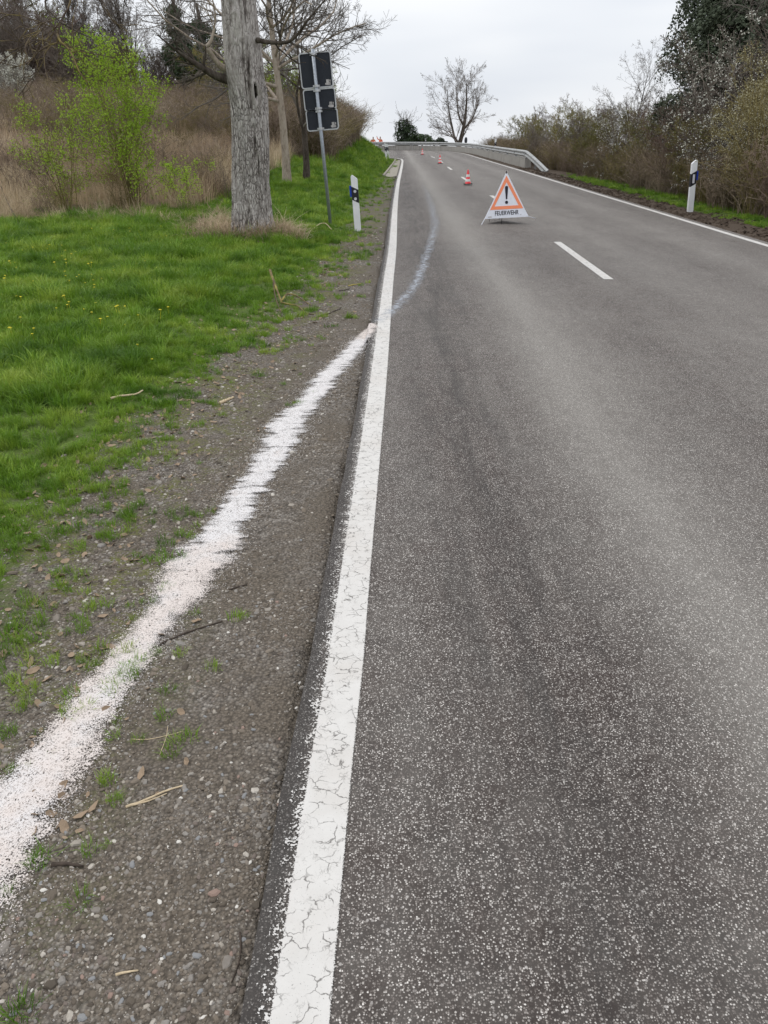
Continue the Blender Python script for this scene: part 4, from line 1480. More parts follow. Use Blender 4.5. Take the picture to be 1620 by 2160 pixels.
# ---- ivy clad trees
def ivy_blob(cs_, n, size, mat, stalk=True):
    g = Geo()
    tot = sum(c[3] ** 2 for c in cs_)
    for (x, y, z, r, sz) in cs_:
        m = int(n * r * r / tot)
        d = norm(rng.normal(0, 1, (m, 3)))
        k = r * (rng.uniform(.55, 1.0, m) ** .5) * (1 + .28 * np.sin(d[:, 0] * 5 + x) * np.cos(d[:, 2] * 4 + d[:, 1] * 5))
        c = np.array([x, y, z]) + d * k[:, None] * np.array([1, 1, sz])
        u = norm(rng.normal(0, 1, (m, 3)) + d * .2)
        w = norm(np.cross(u, d + rng.normal(0, .5, (m, 3))))
        s = size * rng.uniform(.6, 1.4, m)[:, None]
        up_ = np.cross(u, w)
        V = np.stack([c - u * s, c + w * s * .6 + up_ * s * .2, c + u * s, c - w * s * .6 + up_ * s * .2], 1).reshape(-1, 3)
        b = (np.arange(m) * 4)[:, None]
        g.add(V, None, np.concatenate([b + [0, 1, 2], b + [0, 2, 3]]))
    return g.mesh('ivy', [M[mat]])


def ivy_tree(name, label, loc, trunk, blobs, n, size, mat='ivy', group=None, twigs=True):
    t = thing(name, label, 'tree', loc, group=group)
    g = Geo()
    for pts, r in trunk:
        g.tube(pts, np.linspace(r, r * .4, len(pts)), 7)
    link('trunk', g.mesh('trunk', [M['bark_dark']], True), t)
    link('ivy', ivy_blob(blobs, n, size, mat), t)
    if twigs:
        P = np.array([[(b[0], b[1], b[2]), (b[0], b[1], b[2] + b[3] * b[4] * 1.0)] for b in blobs if b[2] > .5 * max(q[2] for q in blobs)])
        lv_ = tree_levels(P, np.full((len(P), 2), .05), np.full(len(P), 2.2), [
            dict(nper=7, t0=.3, t1=1, ang=45, lr=1, rr=.4, K=5, wander=.12, trop=.06), dict(nper=6, t0=.3, t1=1, ang=40, lr=.5, rr=.5, K=3, wander=.15, trop=.03)])
        link('crown', geo_levels(lv_[1:], [3, 3], .010).mesh('crown', [M['twig']]), t)
    return t


ivy_tree('ivy_covered_tree', 'tall blocky ivy-covered tree beyond the guard rail left of the lone bare tree', (2.45, 94, -.9), [([(0, 0, -.5), (0, 0, 2), (.2, 0, 3.2)], .25)],
         [(-.3, 0, 3.2, .85, .9), (.35, 0, 2.6, .9, .9), (-.45, 0, 2.2, .85, 1), (.2, 0, 1.6, .9, .8), (-.5, 0, 1.2, .7, 1), (.8, 0, 2.0, .5, .8)], 9000, .07, twigs=True)
ivy_tree('ivy_covered_tree', 'lower rounded ivy-covered tree leaning right beside the tall blocky one beyond the rail', (4.15, 94, -.9), [([(0, 0, -.5), (.1, 0, 1), (.1, 0, 1.8)], .15)],
         [(-.2, 0, 2.05, .65, .7), (.55, 0, 1.95, .62, .8), (.9, 0, 1.75, .45, .8), (-.7, 0, 1.6, .5, .8)], 4500, .065, twigs=False)
ivy_tree('evergreen_bush', 'small dark evergreen bush beyond the rail between the ivy trees and the lone bare tree', (6.45, 100, -.8), [([(0, 0, -.5), (0, 0, 1)], .12)],
         [(-.35, 0, 1.45, .5, .6), (.2, 0, 1.65, .5, .7), (.65, 0, 1.35, .5, .6)], 3000, .06, twigs=False)
ivy_tree('ivy_covered_tree', 'dark ivy-covered column left of the big trunk on the hillside', (-12.9, 56, z_at(-12.9, 56)), [([(0, 0, -.5), (0, 0, 4), (-.2, 0, 7)], .22)],
         [(-.2, 0, 5.2, .5, .8), (-.25, 0, 4.5, .62, 1), (.1, 0, 3.7, .65, 1), (.5, 0, 4.3, .35, .7), (-.5, 0, 2.9, .7, 1), (.2, 0, 2.1, .8, 1), (.8, 0, 2.8, .5, 1.2)], 7000, .08)
ivy_tree('ivy_covered_tree', 'dark ivy mass half hidden behind the left edge of the big trunk', (-11.2, 55, z_at(-11.2, 55)), [([(0, 0, -.5), (0, 0, 4), (-.2, 0, 5.6)], .22)],
         [(-.2, 0, 4.3, .6, .7), (.4, 0, 3.7, .7, 1), (-.3, 0, 2.8, .9, 1), (.3, 0, 1.9, .9, 1)], 6000, .08)

# the big evergreen leaning in at the upper right, with bare limbs
bl = []
for i in range(80):
    h_ = rng.uniform(1.0, 11)
    bl.append((rng.uniform(-1.75, 2.2) + (1.0 if h_ < 3.2 else 0), rng.uniform(-1.6, 1.6), h_, rng.uniform(.6, 1.35), rng.uniform(.5, .9)))
ivy_tree('conifer', 'huge dark evergreen tree filling the upper right corner behind the hedge', (11.35, 27.0, -1.5), [([(0, 0, -.5), (.3, 0, 4), (.8, 0, 9), (1.2, 0, 13)], .4)], bl, 170000, .05, 'conifer', twigs=False)
t, lvb = bare_tree('bare_tree', 'bare tree reaching twigs out to the left in front of the dark evergreen', 7.6, .13, 'bark_dark', 'twig_grey', n=(20, 12, 8, 5), t0=.12, ang=55, lr=.40, wander=.15, rmin=.0025, lean=(-.02, 0))
move(t, 10.4, 25.0, rot=(0, 0, 1.0))


# ------------------------------------------------------------------ shrubs: prototypes, then individual copies
pA = shrub('hedge_shrub', 'x', 'shrub', 3.9, 3.6, 16, 'twig', None, dens=1.0, r0=.018, rtw=.0055, twist=.14)
pB = shrub('hedge_shrub', 'x', 'shrub', 3.6, 3.8, 15, 'twig_moss', 'bud', 5200, .020, dens=1.0, r0=.018, rtw=.0055, twist=.14)
pC = shrub('blackthorn_shrub', 'x', 'shrub', 3.6, 3.4, 13, 'twig', 'blossom', 4000, .022, .03, dens=1.0, r0=.018, rtw=.005)
pD = shrub('yellow_green_shrub', 'x', 'shrub', 4.0, 3.4, 15, 'twig_moss', 'yblossom', 11000, .017, .05, dens=1.0, r0=.018, rtw=.005)
pE = shrub('hedge_shrub', 'x', 'shrub', 3.6, 3.6, 16, 'twig_red', None, dens=1.0, r0=.018, rtw=.0055, twist=.16)
pG = shrub('green_shrub', 'x', 'shrub', 3.8, 3.4, 14, 'twig_moss', 'leaf', 5000, .03, .07, dens=.9, r0=.02, rtw=.008)

# right-hand hedge: (proto, x, y, scale, label)
HR = [
    (pD, 8.62, 18.6, .86, 'yellow-budded shrub at the right edge of the picture behind the nearer guide post'),
    (pD, 9.85, 21.0, .78, 'taller yellow-budded shrub behind the first one at the right edge'),
    (pC, 9.35, 23.0, 1.25, 'tall white-dotted blackthorn below the dark evergreen at the right edge'),
    (pC, 8.5, 21.0, .66, 'low blackthorn with few blossoms right behind the nearer right guide post'),
    (pC, 10.3, 22.6, 1.35, 'tallest blossoming blackthorn at the right edge under the evergreen'),
    (pE, 8.75, 25.0, .72, 'reddish-brown bare shrub left of the nearer right guide post'),
    (pC, 9.9, 27.0, .95, 'sparsely blossoming blackthorn in mid hedge'),
    (pB, 9.1, 28.5, .72, 'low olive shrub in mid hedge among purple-brown stems'),
    (pA, 11.2, 30.0, 1.0, 'brown bare shrub on the hedge skyline left of the evergreen'),
    (pC, 9.4, 32.0, .78, 'low blackthorn with scattered white blossom in mid hedge'),
    (pE, 10.4, 34.0, .88, 'rust-brown bare shrub below the slim sapling'),
    (pB, 12.0, 35.0, 1.0, 'mossy olive shrub on the skyline right of the slim sapling'),
    (pB, 9.2, 36.5, .66, 'low olive shrub where the guard rail ends'),
    (pB, 11.0, 40.0, .95, 'mossy olive shrub below the slim sapling'),
    (pA, 9.5, 42.0, .76, 'brown bare shrub behind the sloping end of the guard rail'),
    (pB, 10.4, 46.5, 1.0, 'olive-budded shrub behind the concrete wall end'),
    (pA, 12.2, 47.0, 1.12, 'rounded brown bare shrub, highest on the left half of the hedge skyline'),
    (pB, 9.5, 52.0, .80, 'olive-green shrub right of the guide post behind the rail'),
    (pA, 11.0, 56.0, 1.0, 'brown bare shrub behind the olive-green one near the rail'),
    (pB, 10.0, 61.0, .88, 'green-tinged shrub at the left end of the right hedge'),
    (pA, 11.4, 67.0, .92, 'thin bare shrub at the left end of the hedge towards the lone tree'),
    (pA, 11.4, 25.5, 1.3, 'dark bare shrub deep in the hedge in front of the evergreen'),
    (pA, 8.9, 48.0, .55, 'low brown shrub touching the back of the guard rail'),
    (pE, 12.8, 33.0, 1.15, 'reddish shrub in the back row of the hedge on the right'),
    (pA, 13.5, 41.0, 1.2, 'bare shrub in the back row behind the slim sapling'),
    (pB, 13.0, 54.0, 1.2, 'olive shrub in the back row of the hedge above the rail bend'),
    (pE, 8.1, 17.0, .5, 'low reddish shrub at the right picture edge beside the verge'),
    (pB, 8.6, 23.0, .6, 'low olive shrub just left of the nearer right guide post'),
]
HRG = 'shrubs of the hedge along the right side'
for i, (p_, x, y, s_, lab) in enumerate(HR):
    c = copy_thing(p_, (x, y, z_at(x, y)), (0, 0, rng.uniform(0, 6.28)), (s_ * 1.08, s_ * 1.08, s_), lab, HRG)
# slender shoots on the hedge skyline
copy_thing(sap, (12.6, 33.5, z_at(12.6, 33.5)), (0, .1, 1), .78, 'thin bare sapling on the hedge skyline right of the taller slim one')
copy_thing(sap, (12.3, 28.0, z_at(12.3, 28)), (0, 0, 3), .8, 'thin bare sapling on the hedge skyline next to the evergreen')

# brown thicket under the ivy trees beyond the bend
for (x, y, s_, lab) in [(1.9, 97, .42, 'rusty brown scrub at the foot of the tall ivy-covered tree'), (3.3, 97.5, .40, 'rusty brown scrub between the two ivy-covered trees beyond the rail')]:
    copy_thing(pE, (x, y, -.9), (0, 0, rng.uniform(0, 6)), (s_, s_, s_ * 1.25), lab, 'scrub beyond the rail')
for (x, y, s_, lab) in [(.2, 99, .35, 'sparse grey twigs behind the rail left of the ivy-covered tree'), (11.8, 88, .7, 'sparse bare shrub behind the rail right of the lone tree')]:
    copy_thing(pA, (x, y, -.9), (0, 0, rng.uniform(0, 6)), s_, lab, 'scrub beyond the rail')

# hillside thicket on the left: rows of bare shrubs on the skyline
HLG = 'bare thicket shrubs along the top of the left hillside'
rows = []
for i in range(17):
    rows.append((-36 + i * 1.75 + rng.uniform(-.4, .4), 58 + rng.uniform(-1.5, 1.5), 1.15))
for i in range(15):
    rows.append((-38 + i * 1.95 + rng.uniform(-.5, .5), 63 + rng.uniform(-1.5, 1.5), 1.6))
for i in range(10):
    rows.append((-40 + i * 2.0 + rng.uniform(-.5, .5), 68 + rng.uniform(-1.5, 1.5), 2.1))
for i, (x, y, s_) in enumerate(rows):
    if x > -11:
        continue
    xx = 810 + 1600 * x / (y * .895 + .7)
    top = np.interp(xx, [-200, 0, 60, 120, 200, 260, 330, 400, 480], [0, 18, 40, 70, 96, 135, 128, 150, 165])
    zt = 1.6 + (282 - top) / 1600 * (y * .895) / .895
    g_ = z_at(x, y)
    h_ = max(2.2, zt - g_)
    s2 = min(s_ * 1.15, h_ / 3.6) if i % 3 else h_ / 3.7
    p_ = [pA, pE, pA, pA, pB][int(rng.integers(0, 5))] if x > -28 else [pB, pA, pB, pD][int(rng.integers(0, 4))]
    lab = 'bare brown shrub, one of many in the dense thicket on top of the left hillside'
    c = copy_thing(p_, (x, y, g_), (0, 0, rng.uniform(0, 6.28)), (max(s2, 1.0) * 1.0, max(s2, 1.0) * 1.0, s2), lab, HLG)
    c.name = 'thicket_shrub'

# green and blossoming shrubs on the bank behind the pale tree
for (p_, x, y, s_, lab) in [
    (pG, -6.9, 44, 1.0, 'green-leaved shrub on the bank between the big trunk and the pale tree'),
    (pG, -5.9, 48, 1.02, 'green-leaved shrub behind the pale trunk on the bank'),
    (pG, -5.0, 51, .98, 'green-leaved shrub behind the road signs on the bank'),
    (pG, -4.2, 55, .92, 'smaller green-leaved shrub at the right end of the bank thicket'),
    (pC, -7.9, 47, 1.05, 'white-flowering blackthorn half hidden behind the big trunk'),
    (pE, -4.9, 46, .62, 'reddish bramble shrub on the bank right of the road signs'),
    (pE, -3.9, 50, .50, 'low reddish shrub at the crest of the grassy bank'),
    (pE, -3.5, 55, .55, 'last reddish-brown shrub on the bank before the open sky'),
    (pA, -3.6, 58, .62, 'bare grey shrub at the end of the bank thicket'),
    (pE, -6.2, 41, .66, 'rust-coloured shrub behind the dark rough tree'),
    (pA, -8.8, 52, 1.15, 'bare shrub behind the big trunk on the bank'),
    (pB, -9.9, 50, 1.0, 'olive shrub left of the flowering blackthorn behind the big trunk'),
    (pE, -5.1, 38.5, .5, 'low brown shrub at the foot of the dark rough tree'),
]:
    copy_thing(p_, (x, y, z_at(x, y) - .05), (0, 0, rng.uniform(0, 6.28)), s_, lab, 'shrubs on the grassy bank')

t = shrub('flowering_shrub', 'white-flowering shrub at the far left in front of the dark thicket', 'shrub', 3.2, 2.7, 20, 'twig_grey', 'blossom', 9000, .032, .06, dens=.9, r0=.02, rtw=.008)
move(t, -19.0, 44.5)
t.scale = (.82, .82, .82)

# leafy bright green shrubs in the meadow
t = shrub('leafy_shrub', 'tall bright green leafing shrub in the dry meadow left of the big trunk', 'shrub', 3.5, 1.25, 15, 'twig_moss', 'leaf', 10500, .024, .05, dens=.85, r0=.012, rtw=.0025, base_lean=.42, up=.05)
move(t, -5.5, 17.9)
t = shrub('leafy_shrub', 'smaller sparse green leafing shrub left of the tall bright green one', 'shrub', 2.3, 1.5, 8, 'twig_moss', 'leaf', 2600, .022, .05, dens=.85, r0=.010, rtw=.0032, base_lean=.8, up=.04)
move(t, -6.85, 17.6)
t = shrub('leafy_shrub', 'low green leafing shoots right of the tall bright green shrub', 'shrub', 1.6, 1.0, 5, 'twig_moss', 'leaf', 1800, .022, .05, dens=.8, r0=.009, rtw=.003, base_lean=.8)
move(t, -4.65, 18.6)
t.scale = (.8, .8, .8)

# remove the prototypes
for p_ in (pA, pB, pC, pD, pE, pG):
    for ch in list(p_.children):
        bpy.data.objects.remove(ch)
    bpy.data.objects.remove(p_)


# ------------------------------------------------------------------ concrete wall and guard rail round the bend
def gnd(x, y, z=-.05):
    p = R(26.5)
    d = np.array([x - 810, 1600 * math.cos(p) - (y - 1080) * math.sin(p), -1600 * math.sin(p) - (y - 1080) * math.cos(p)])
    return np.array([0, 0, 1.6]) + d * (z - 1.6) / d[2]


WALL = offset(EDGE_R, .62)
WALL = WALL[(np.arange(len(WALL)) >= np.argmax(WALL[:, 1] > 44)) & (np.arange(len(WALL)) <= np.argmax((WALL[:, 1] > 60) & (WALL[:, 0] < -14)))]
sW = np.concatenate([[0], np.cumsum(np.linalg.norm(np.diff(WALL, axis=0), axis=1))])


def sweep(g, line, prof, z0=0.0, zoff=None, m=0):
    """closed profile (offset, z) along a line"""
    t = norm(np.gradient(line, axis=0))
    n = np.stack([t[:, 1], -t[:, 0]], 1)
    k = len(prof)
    V = np.zeros((len(line), k, 3))
    for j, (o, z) in enumerate(prof):
        V[:, j, :2] = line + n * o
        V[:, j, 2] = z + z0 + (0 if zoff is None else zoff)
    i = np.arange(len(line) - 1)[:, None] * k
    j = np.arange(k)[None]
    Q = np.stack([i + j, i + (j + 1) % k, i + k + (j + 1) % k, i + k + j], -1).reshape(-1, 4)
    g.add(V.reshape(-1, 3), Q, m=m)
    c = np.concatenate([V[0], [V[0].mean(0)], V[-1], [V[-1].mean(0)]])
    T = [[k, (a + 1) % k, a] for a in range(k)] + [[2 * k + 1, k + 1 + a, k + 1 + (a + 1) % k] for a in range(k)]
    g.add(c, None, T, m=m)


def wseg(a, b, step=.5):
    q = np.linspace(a, b, max(2, int((b - a) / step) + 1))
    return np.stack([np.interp(q, sW, WALL[:, 0]), np.interp(q, sW, WALL[:, 1])], 1)


wall = thing('concrete_wall', 'low weathered concrete wall under the guard rail round the outside of the bend', 'wall')
prof = [(-.02, -.5), (-.02, .44), (.0, .46), (.30, .46), (.32, .44), (.32, -.5)]
a = 0.0
while a < sW[-1] - 1:
    g = Geo()
    sweep(g, wseg(a + .012, min(a + 5.2, sW[-1]) - .012), prof)
    link('wall_segment', g.mesh('wall_segment', [M['concrete']]), wall)
    a += 5.2

rail = thing('guard_rail', 'weathered steel guard rail on the concrete wall, its near end sloping into the ground', 'guard rail')
out_ = [(.02, .82), (-.025, .80), (-.085, .765), (-.085, .725), (-.02, .685), (-.02, .645), (-.085, .605), (-.085, .565), (-.025, .53), (.02, .51)]
prof_r = out_ + [(o + .014, z) for o, z in reversed(out_)]
a = 0.0
while a < sW[-1] - .5:
    g = Geo()
    sweep(g, wseg(a, min(a + 4.0, sW[-1]) + .05), [(o - .002 * (int(a) % 2), z) for o, z in prof_r])
    link('rail_beam', g.mesh('rail_beam', [M['rail']], True), rail)
    c = wseg(a + .02, a + .1)[0]
    g = Geo()
    t_ = wseg(a, a + .3)
    d_ = norm(t_[-1] - t_[0])
    ang = math.atan2(-d_[0], d_[1])
    n_ = np.array([d_[1], -d_[0]])
    p_ = c + n_ * .06
    g.box((p_[0], p_[1], .61), (.10, .06, .34), (0, 0, ang))
    link('rail_post', g.mesh('rail_post', [M['galv']]), rail)
    a += 2.0 if a < 0 else 4.0
q = np.linspace(0, 1, 14)
ramp = np.stack([WALL[0, 0] + .20 * (1 - q) - .0, 39.1 + (WALL[0, 1] + .05 - 39.1) * q], 1)
g = Geo()
sweep(g, ramp, prof_r, zoff=(-.74 * (1 - q) ** 1.15))
link('rail_end', g.mesh('rail_end', [M['rail']], True), rail)
for yy in (40.6, 42.3):
    g = Geo()
    xx = np.interp(yy, ramp[:, 1], ramp[:, 0]) + .09
    zt = .78 - .74 * (1 - (yy - 39.1) / 4.95) ** 1.15
    g.box((xx, yy, zt / 2 - .25), (.08, .06, zt + .4))
    link('rail_post', g.mesh('rail_post', [M['rail']]), rail)


# ------------------------------------------------------------------ guide posts
def guide_post(label, base, lean, mirror=1, round_refl=True, h=1.0, blue=True, group='white delineator posts along the road'):
    """mirror=1: the high corner of the slanted top is on the left"""
    t = thing('guide_post', label, 'guide post', base, lean, group)
    w, dp = .06, .045
    s = mirror

    def band(z0l, z0r, z1l, z1r, ww, y0, y1):
        g = Geo()
        P = [(-s * ww, z0l), (s * ww, z0r), (s * ww, z1r), (-s * ww, z1l)]
        g.prism(P, y0, y1)
        return g
    g = Geo()
    pts = [(-s * w, -.15), (s * w, -.15), (s * w, h - .075), (s * (w - .012), h - .060), (-s * (w - .035), h - .002), (-s * (w - .022), h), (-s * (w - .008), h - .008), (-s * w, h - .03)]
    g.prism(pts, -dp, dp)
    link('post_body', g.mesh('post_body', [M['white_plastic']]), t)
    zt, zb = .80 * h, .555 * h
    link('black_band', band(zb, zb - .065, zt, zt - .065, w + .0025, -dp - .003, dp + .003).mesh('black_band', [M['black_plastic']]), t)
    if round_refl:
        for z in (zt - .09, zb + .015):
            g = Geo()
            g.tube([(0, -dp - .001, z), (0, -dp - .009, z)], .026, 16)
            link('reflector', g.mesh('reflector', [M['grey_reflector']]), t)
    else:
        g = Geo()
        g.box((-s * -.002, -dp - .006, (zt + zb) / 2 - .03), (.045, .01, .185))
        link('reflector', g.mesh('reflector', [M['grey_reflector']]), t)
    if blue:
        g = Geo()
        g.box((-s * (w + .018), 0, (zt + zb) / 2 + .03), (.042, .075, .19))
        link('blue_reflector', g.mesh('blue_reflector', [M['blue_reflector']]), t)
    return t


guide_post('nearest left guide post with two round reflectors and a blue reflector on its left side', (-.5, 15.37, -.03), (0, R(-3.6), 0), 1, True, .95)
guide_post('right guide post with one upright reflector and a blue reflector on its right side', (7.17, 19.05, -.05), (0, R(-4.6), 0), -1, False, 1.12)
guide_post('guide post at the left bend, nearer of the overlapping pair below the grassy bank', (.16, 52.6, .10), (0, R(-5), 0), 1, True, 1.0, False)
guide_post('guide post at the left bend, farther one of the overlapping pair', (.36, 60.5, .0), (0, R(-9), 0), 1, True, 1.0, False)
guide_post('guide post standing behind the guard rail in front of the olive shrubs', (7.93, 60, .2), (0, 0, 0), -1, True, 1.12, False)
guide_post('far guide post behind the guard rail below the small evergreen bush', (4.75, 93.5, -.1), (0, R(-8), 0), 1, True, 1.3, False)

# small traffic sign beside the lone tree, seen from behind
t = thing('traffic_sign', 'small oval dark traffic sign turned sideways right of the lone bare tree', 'sign', (9.1, 94, -.6))
g = Geo(); g.tube([(0, 0, 0), (0, 0, 1.75)], .035, 8)
link('pole', g.mesh('pole', [M['galv']]), t)
g = Geo(); g.tube([(.05, -.02, 1.55), (-.02, .02, 1.55)], .32, 20)
link('sign_plate', g.mesh('sign_plate', [M['plate']]), t)


# ------------------------------------------------------------------ road signs seen from behind
def rounded(w, h, r, n=5):
    P = []
    for cx_, cz_, a0 in ((w / 2 - r, h / 2 - r, 0), (-w / 2 + r, h / 2 - r, 90), (-w / 2 + r, -h / 2 + r, 180), (w / 2 - r, -h / 2 + r, 270)):
        for i in range(n + 1):
            a = R(a0 + 90 * i / n)
            P.append((cx_ + r * math.cos(a), cz_ + r * math.sin(a)))
    return P


t = thing('road_sign', 'three stacked dark road sign backs clamped to one leaning grey steel pole', 'road sign', (-1.1, 16.55, -.04), (0, R(-4.4), 0))
g = Geo(); g.tube([(0, 0, -.2), (0, 0, 3.07)], .034, 14)
link('pole', g.mesh('pole', [M['galv']], True), t)
for (z, h_, w_, xo) in [(2.725, .585, .60, .02), (2.235, .36, .61, .035), (1.885, .36, .61, .045)]:
    g = Geo(); g.prism([(x + xo, q_ + z) for x, q_ in rounded(w_, h_, .045)], .062, .082)
    pl = link('sign_plate', g.mesh('sign_plate', [M['plate']]), t)
    # raised edge frame
    g = Geo()
    o_, i_ = rounded(w_ + .012, h_ + .012, .05), rounded(w_ - .03, h_ - .03, .035)
    k = len(o_)
    V = [(x + xo, .046, q_ + z) for x, q_ in o_] + [(x + xo, .046, q_ + z) for x, q_ in i_] + [(x + xo, .088, q_ + z) for x, q_ in o_] + [(x + xo, .0615, q_ + z) for x, q_ in i_]
    Q = []
    for j in range(k):
        j2 = (j + 1) % k
        Q += [[j, j2, k + j2, k + j], [j, 2 * k + j, 2 * k + j2, j2], [k + j, k + j2, 3 * k + j2, 3 * k + j]]
    g.add(V, Q)
    link('frame', g.mesh('frame', [M['alu']]), pl)
    for j, zz in enumerate((z + h_ / 2 - .03, z - h_ / 2 + .03)):
        g = Geo()
        g.box((0, .03, zz), (.13, .05, .035))
        g.tube([(0, 0, zz - .02), (0, 0, zz + .02)], .043, 12)
        link('clamp', g.mesh('clamp', [M['alu']]), t)
    g = Geo()
    for (a_, b_, c_, d_) in ((.0, -.01, .085, .045), (-.012, .038, .05, .048), (.036, .038, .022, .035), (-.052, -.01, .016, .03)):
        g.box((xo + w_ / 2 - .09 + a_, .0605, z - h_ / 2 + .065 + b_), (c_, .004, d_))
    link('sticker', g.mesh('sticker', [M['sticker']]), pl)


# ------------------------------------------------------------------ traffic cones
def cone(label, loc):
    t = thing('traffic_cone', label, 'traffic cone', loc, (0, R(-2), 0), 'traffic cones along the centre line')
    g = Geo()
    g.prism(rounded(.29, .29, .03, 3), 0, .03)
    me = g.mesh('base', [M['rubber']])
    o = link('base', me, t, (0, 0, .03), (R(-90), 0, 0))
    o.location = (0, 0, 0.0)
    o.rotation_euler = (R(90), 0, 0)
    o.location = (0, 0, .032)

    def rad(z):
        return .105 - (z - .03) / .46 * .083

    def ring(z0, z1, off=0.0, top=False):
        g = Geo()
        g.tube([(0, 0, z0), (0, 0, z1)], [rad(z0) + off, rad(z1) + off], 24)
        return g
    g = Geo()
    g.tube([(0, 0, .028), (0, 0, .048), (0, 0, .05), (0, 0, .49), (0, 0, .5)], [.118, .116, rad(.05), rad(.49), .012], 24)
    link('cone_body', g.mesh('cone_body', [M['cone_red']], True), t)
    for z0, z1 in ((.125, .205), (.27, .35)):
        link('white_band', ring(z0, z1, .002).mesh('white_band', [M['cone_white']]), t)
    return t


cone('nearest red and white traffic cone, just beyond the folding warning sign', (2.91, 28.6, 0))
cone('middle red and white traffic cone on the centre line', (3.31, 49.3, 0))
cone('farthest small traffic cone in front of the guard rail', (3.24, 70.7, 0))


# ------------------------------------------------------------------ folding fire service sign
def text_mesh(name, body, size, mat, bold=.0, sx=1.0):
    cu = bpy.data.curves.new(name, 'FONT')
    cu.body = body
    cu.size = size
    cu.align_x = 'CENTER'
    cu.align_y = 'CENTER'
    cu.extrude = .0012
    cu.offset = bold
    cu.space_character = 1.08
    o = bpy.data.objects.new(name, cu)
    COL.objects.link(o)
    bpy.context.view_layer.update()
    me = bpy.data.meshes.new_from_object(o.evaluated_get(bpy.context.evaluated_depsgraph_get()))
    bpy.data.objects.remove(o)
    me.materials.clear()
    me.materials.append(mat)
    for p in me.polygons:
        p.material_index = 0
    co = np.zeros(len(me.vertices) * 3)
    me.vertices.foreach_get('co', co)
    co = co.reshape(-1, 3)
    co[:, 0] *= sx
    me.vertices.foreach_set('co', co.ravel())
    return me


fs = thing('warning_sign', 'folding fabric warning tripod with orange triangle, exclamation mark and black lettering on the road', 'warning sign', (2.43, 16.0, .0), (0, R(-3.0), R(0)))
LB = R(-9)   # panel leans back


def panel_obj(name, g, mats, y=0.0, parent=fs):
    o = link(name, g.mesh(name, mats), parent)
    o.rotation_euler = (LB, 0, 0)
    o.location = (0, y, 0)
    return o


def tri_prism(g, pts, y0, y1):
    g.prism(pts, y0, y1)


g = Geo()
g.prism([(-.43, .115), (.43, .115), (.018, .925), (-.018, .925)], -.004, .004)
pan = panel_obj('panel', g, [M['fabric_white']])


def tri_frame(g, o, i, y0, y1):
    V = [(x, y0, z) for x, z in o] + [(x, y0, z) for x, z in i] + [(x, y1, z) for x, z in o] + [(x, y1, z) for x, z in i]
    Q = []
    for j in range(3):
        k_ = (j + 1) % 3
        Q += [[j, k_, 3 + k_, 3 + j], [6 + j, 6 + k_, k_, j], [3 + j, 3 + k_, 9 + k_, 9 + j]]
    g.add(V, Q)


g = Geo()
tri_frame(g, [(-.325, .275), (.325, .275), (0, .885)], [(-.235, .335), (.235, .335), (0, .765)], -.0085, -.0045)
panel_obj('orange_triangle', g, [M['fabric_orange']])
g = Geo()
g.prism([(-.013, .455), (.013, .455), (.031, .665), (.024, .69), (0, .70), (-.024, .69), (-.031, .665)], -.009, -.0045)
g.prism([(.030 * math.cos(a), .40 + .030 * math.sin(a)) for a in np.linspace(0, 2 * np.pi, 20, endpoint=False)], -.009, -.0045)
panel_obj('exclamation_mark', g, [M['ink']])
tm = text_mesh('lettering', 'FEUERWEHR', .112, M['ink'], .0022, .78)
o = link('lettering', tm, fs)
w_ = max(v.co.x for v in tm.vertices) - min(v.co.x for v in tm.vertices)
o.scale = (.465 / w_, 1, 1)
o.rotation_euler = (R(90) + LB, 0, 0)
cz = .205
o.location = (0, -.0068 * math.cos(LB) - cz * math.sin(LB), cz * math.cos(LB))
g = Geo()
g.prism([(-.37, .135), (-.295, .135), (-.29, .15), (-.31, .158), (-.365, .155)], -.008, -.0045)
g.prism([(.26, .155), (.285, .16), (.30, .172), (.27, .168)], -.008, -.0045)
panel_obj('maker_mark', g, [M['sticker']])
# rear panels of the pyramid
apx = Vector((0, .92 * math.sin(-LB), .92 * math.cos(LB)))
bl_, br_, bk_ = Vector((-.43, .02, .115)), Vector((.43, .02, .115)), Vector((.0, .70, .115))
for a_, b_ in ((bl_, bk_), (bk_, br_)):
    g = Geo()
    ofs = Vector((0, .012, 0))
    P = [a_ + ofs, b_ + ofs, apx + ofs + Vector((0, .005, -.02)), a_ + ofs * 1.6, b_ + ofs * 1.6, apx + ofs * 1.6 + Vector((0, .005, -.02))]
    g.add([tuple(q_) for q_ in P], [[0, 1, 4, 3], [1, 2, 5, 4], [2, 0, 3, 5]], [[0, 2, 1], [3, 4, 5]])
    link('rear_panel', g.mesh('rear_panel', [M['fabric_white']]), fs)
for a_, ft in ((bl_, (-.53, -.13, .0)), (br_, (.64, .42, .035)), (bk_, (-.02, .95, .0))):
    g = Geo()
    g.tube([tuple(apx + Vector((0, .015, -.02))), tuple(a_ + Vector((0, .014, 0))), ft], [.006, .007, .008], 8)
    link('leg', g.mesh('leg', [M['fabric_white'] if a_ is not bk_ else M['galv']], True), fs)
g = Geo(); g.tube([tuple(apx), tuple(apx + Vector((-.003, 0, .045)))], .010, 8)
link('tip', g.mesh('tip', [M['rubber']]), fs)
for x_, y_ in ((-.10, .02), (-.30, .35)):
    g = Geo(); g.tube([(x_ + .03, y_ + .05, .3), (x_, y_, .0)], .0055, 6)
    link('strut', g.mesh('strut', [M['rubber']]), fs)


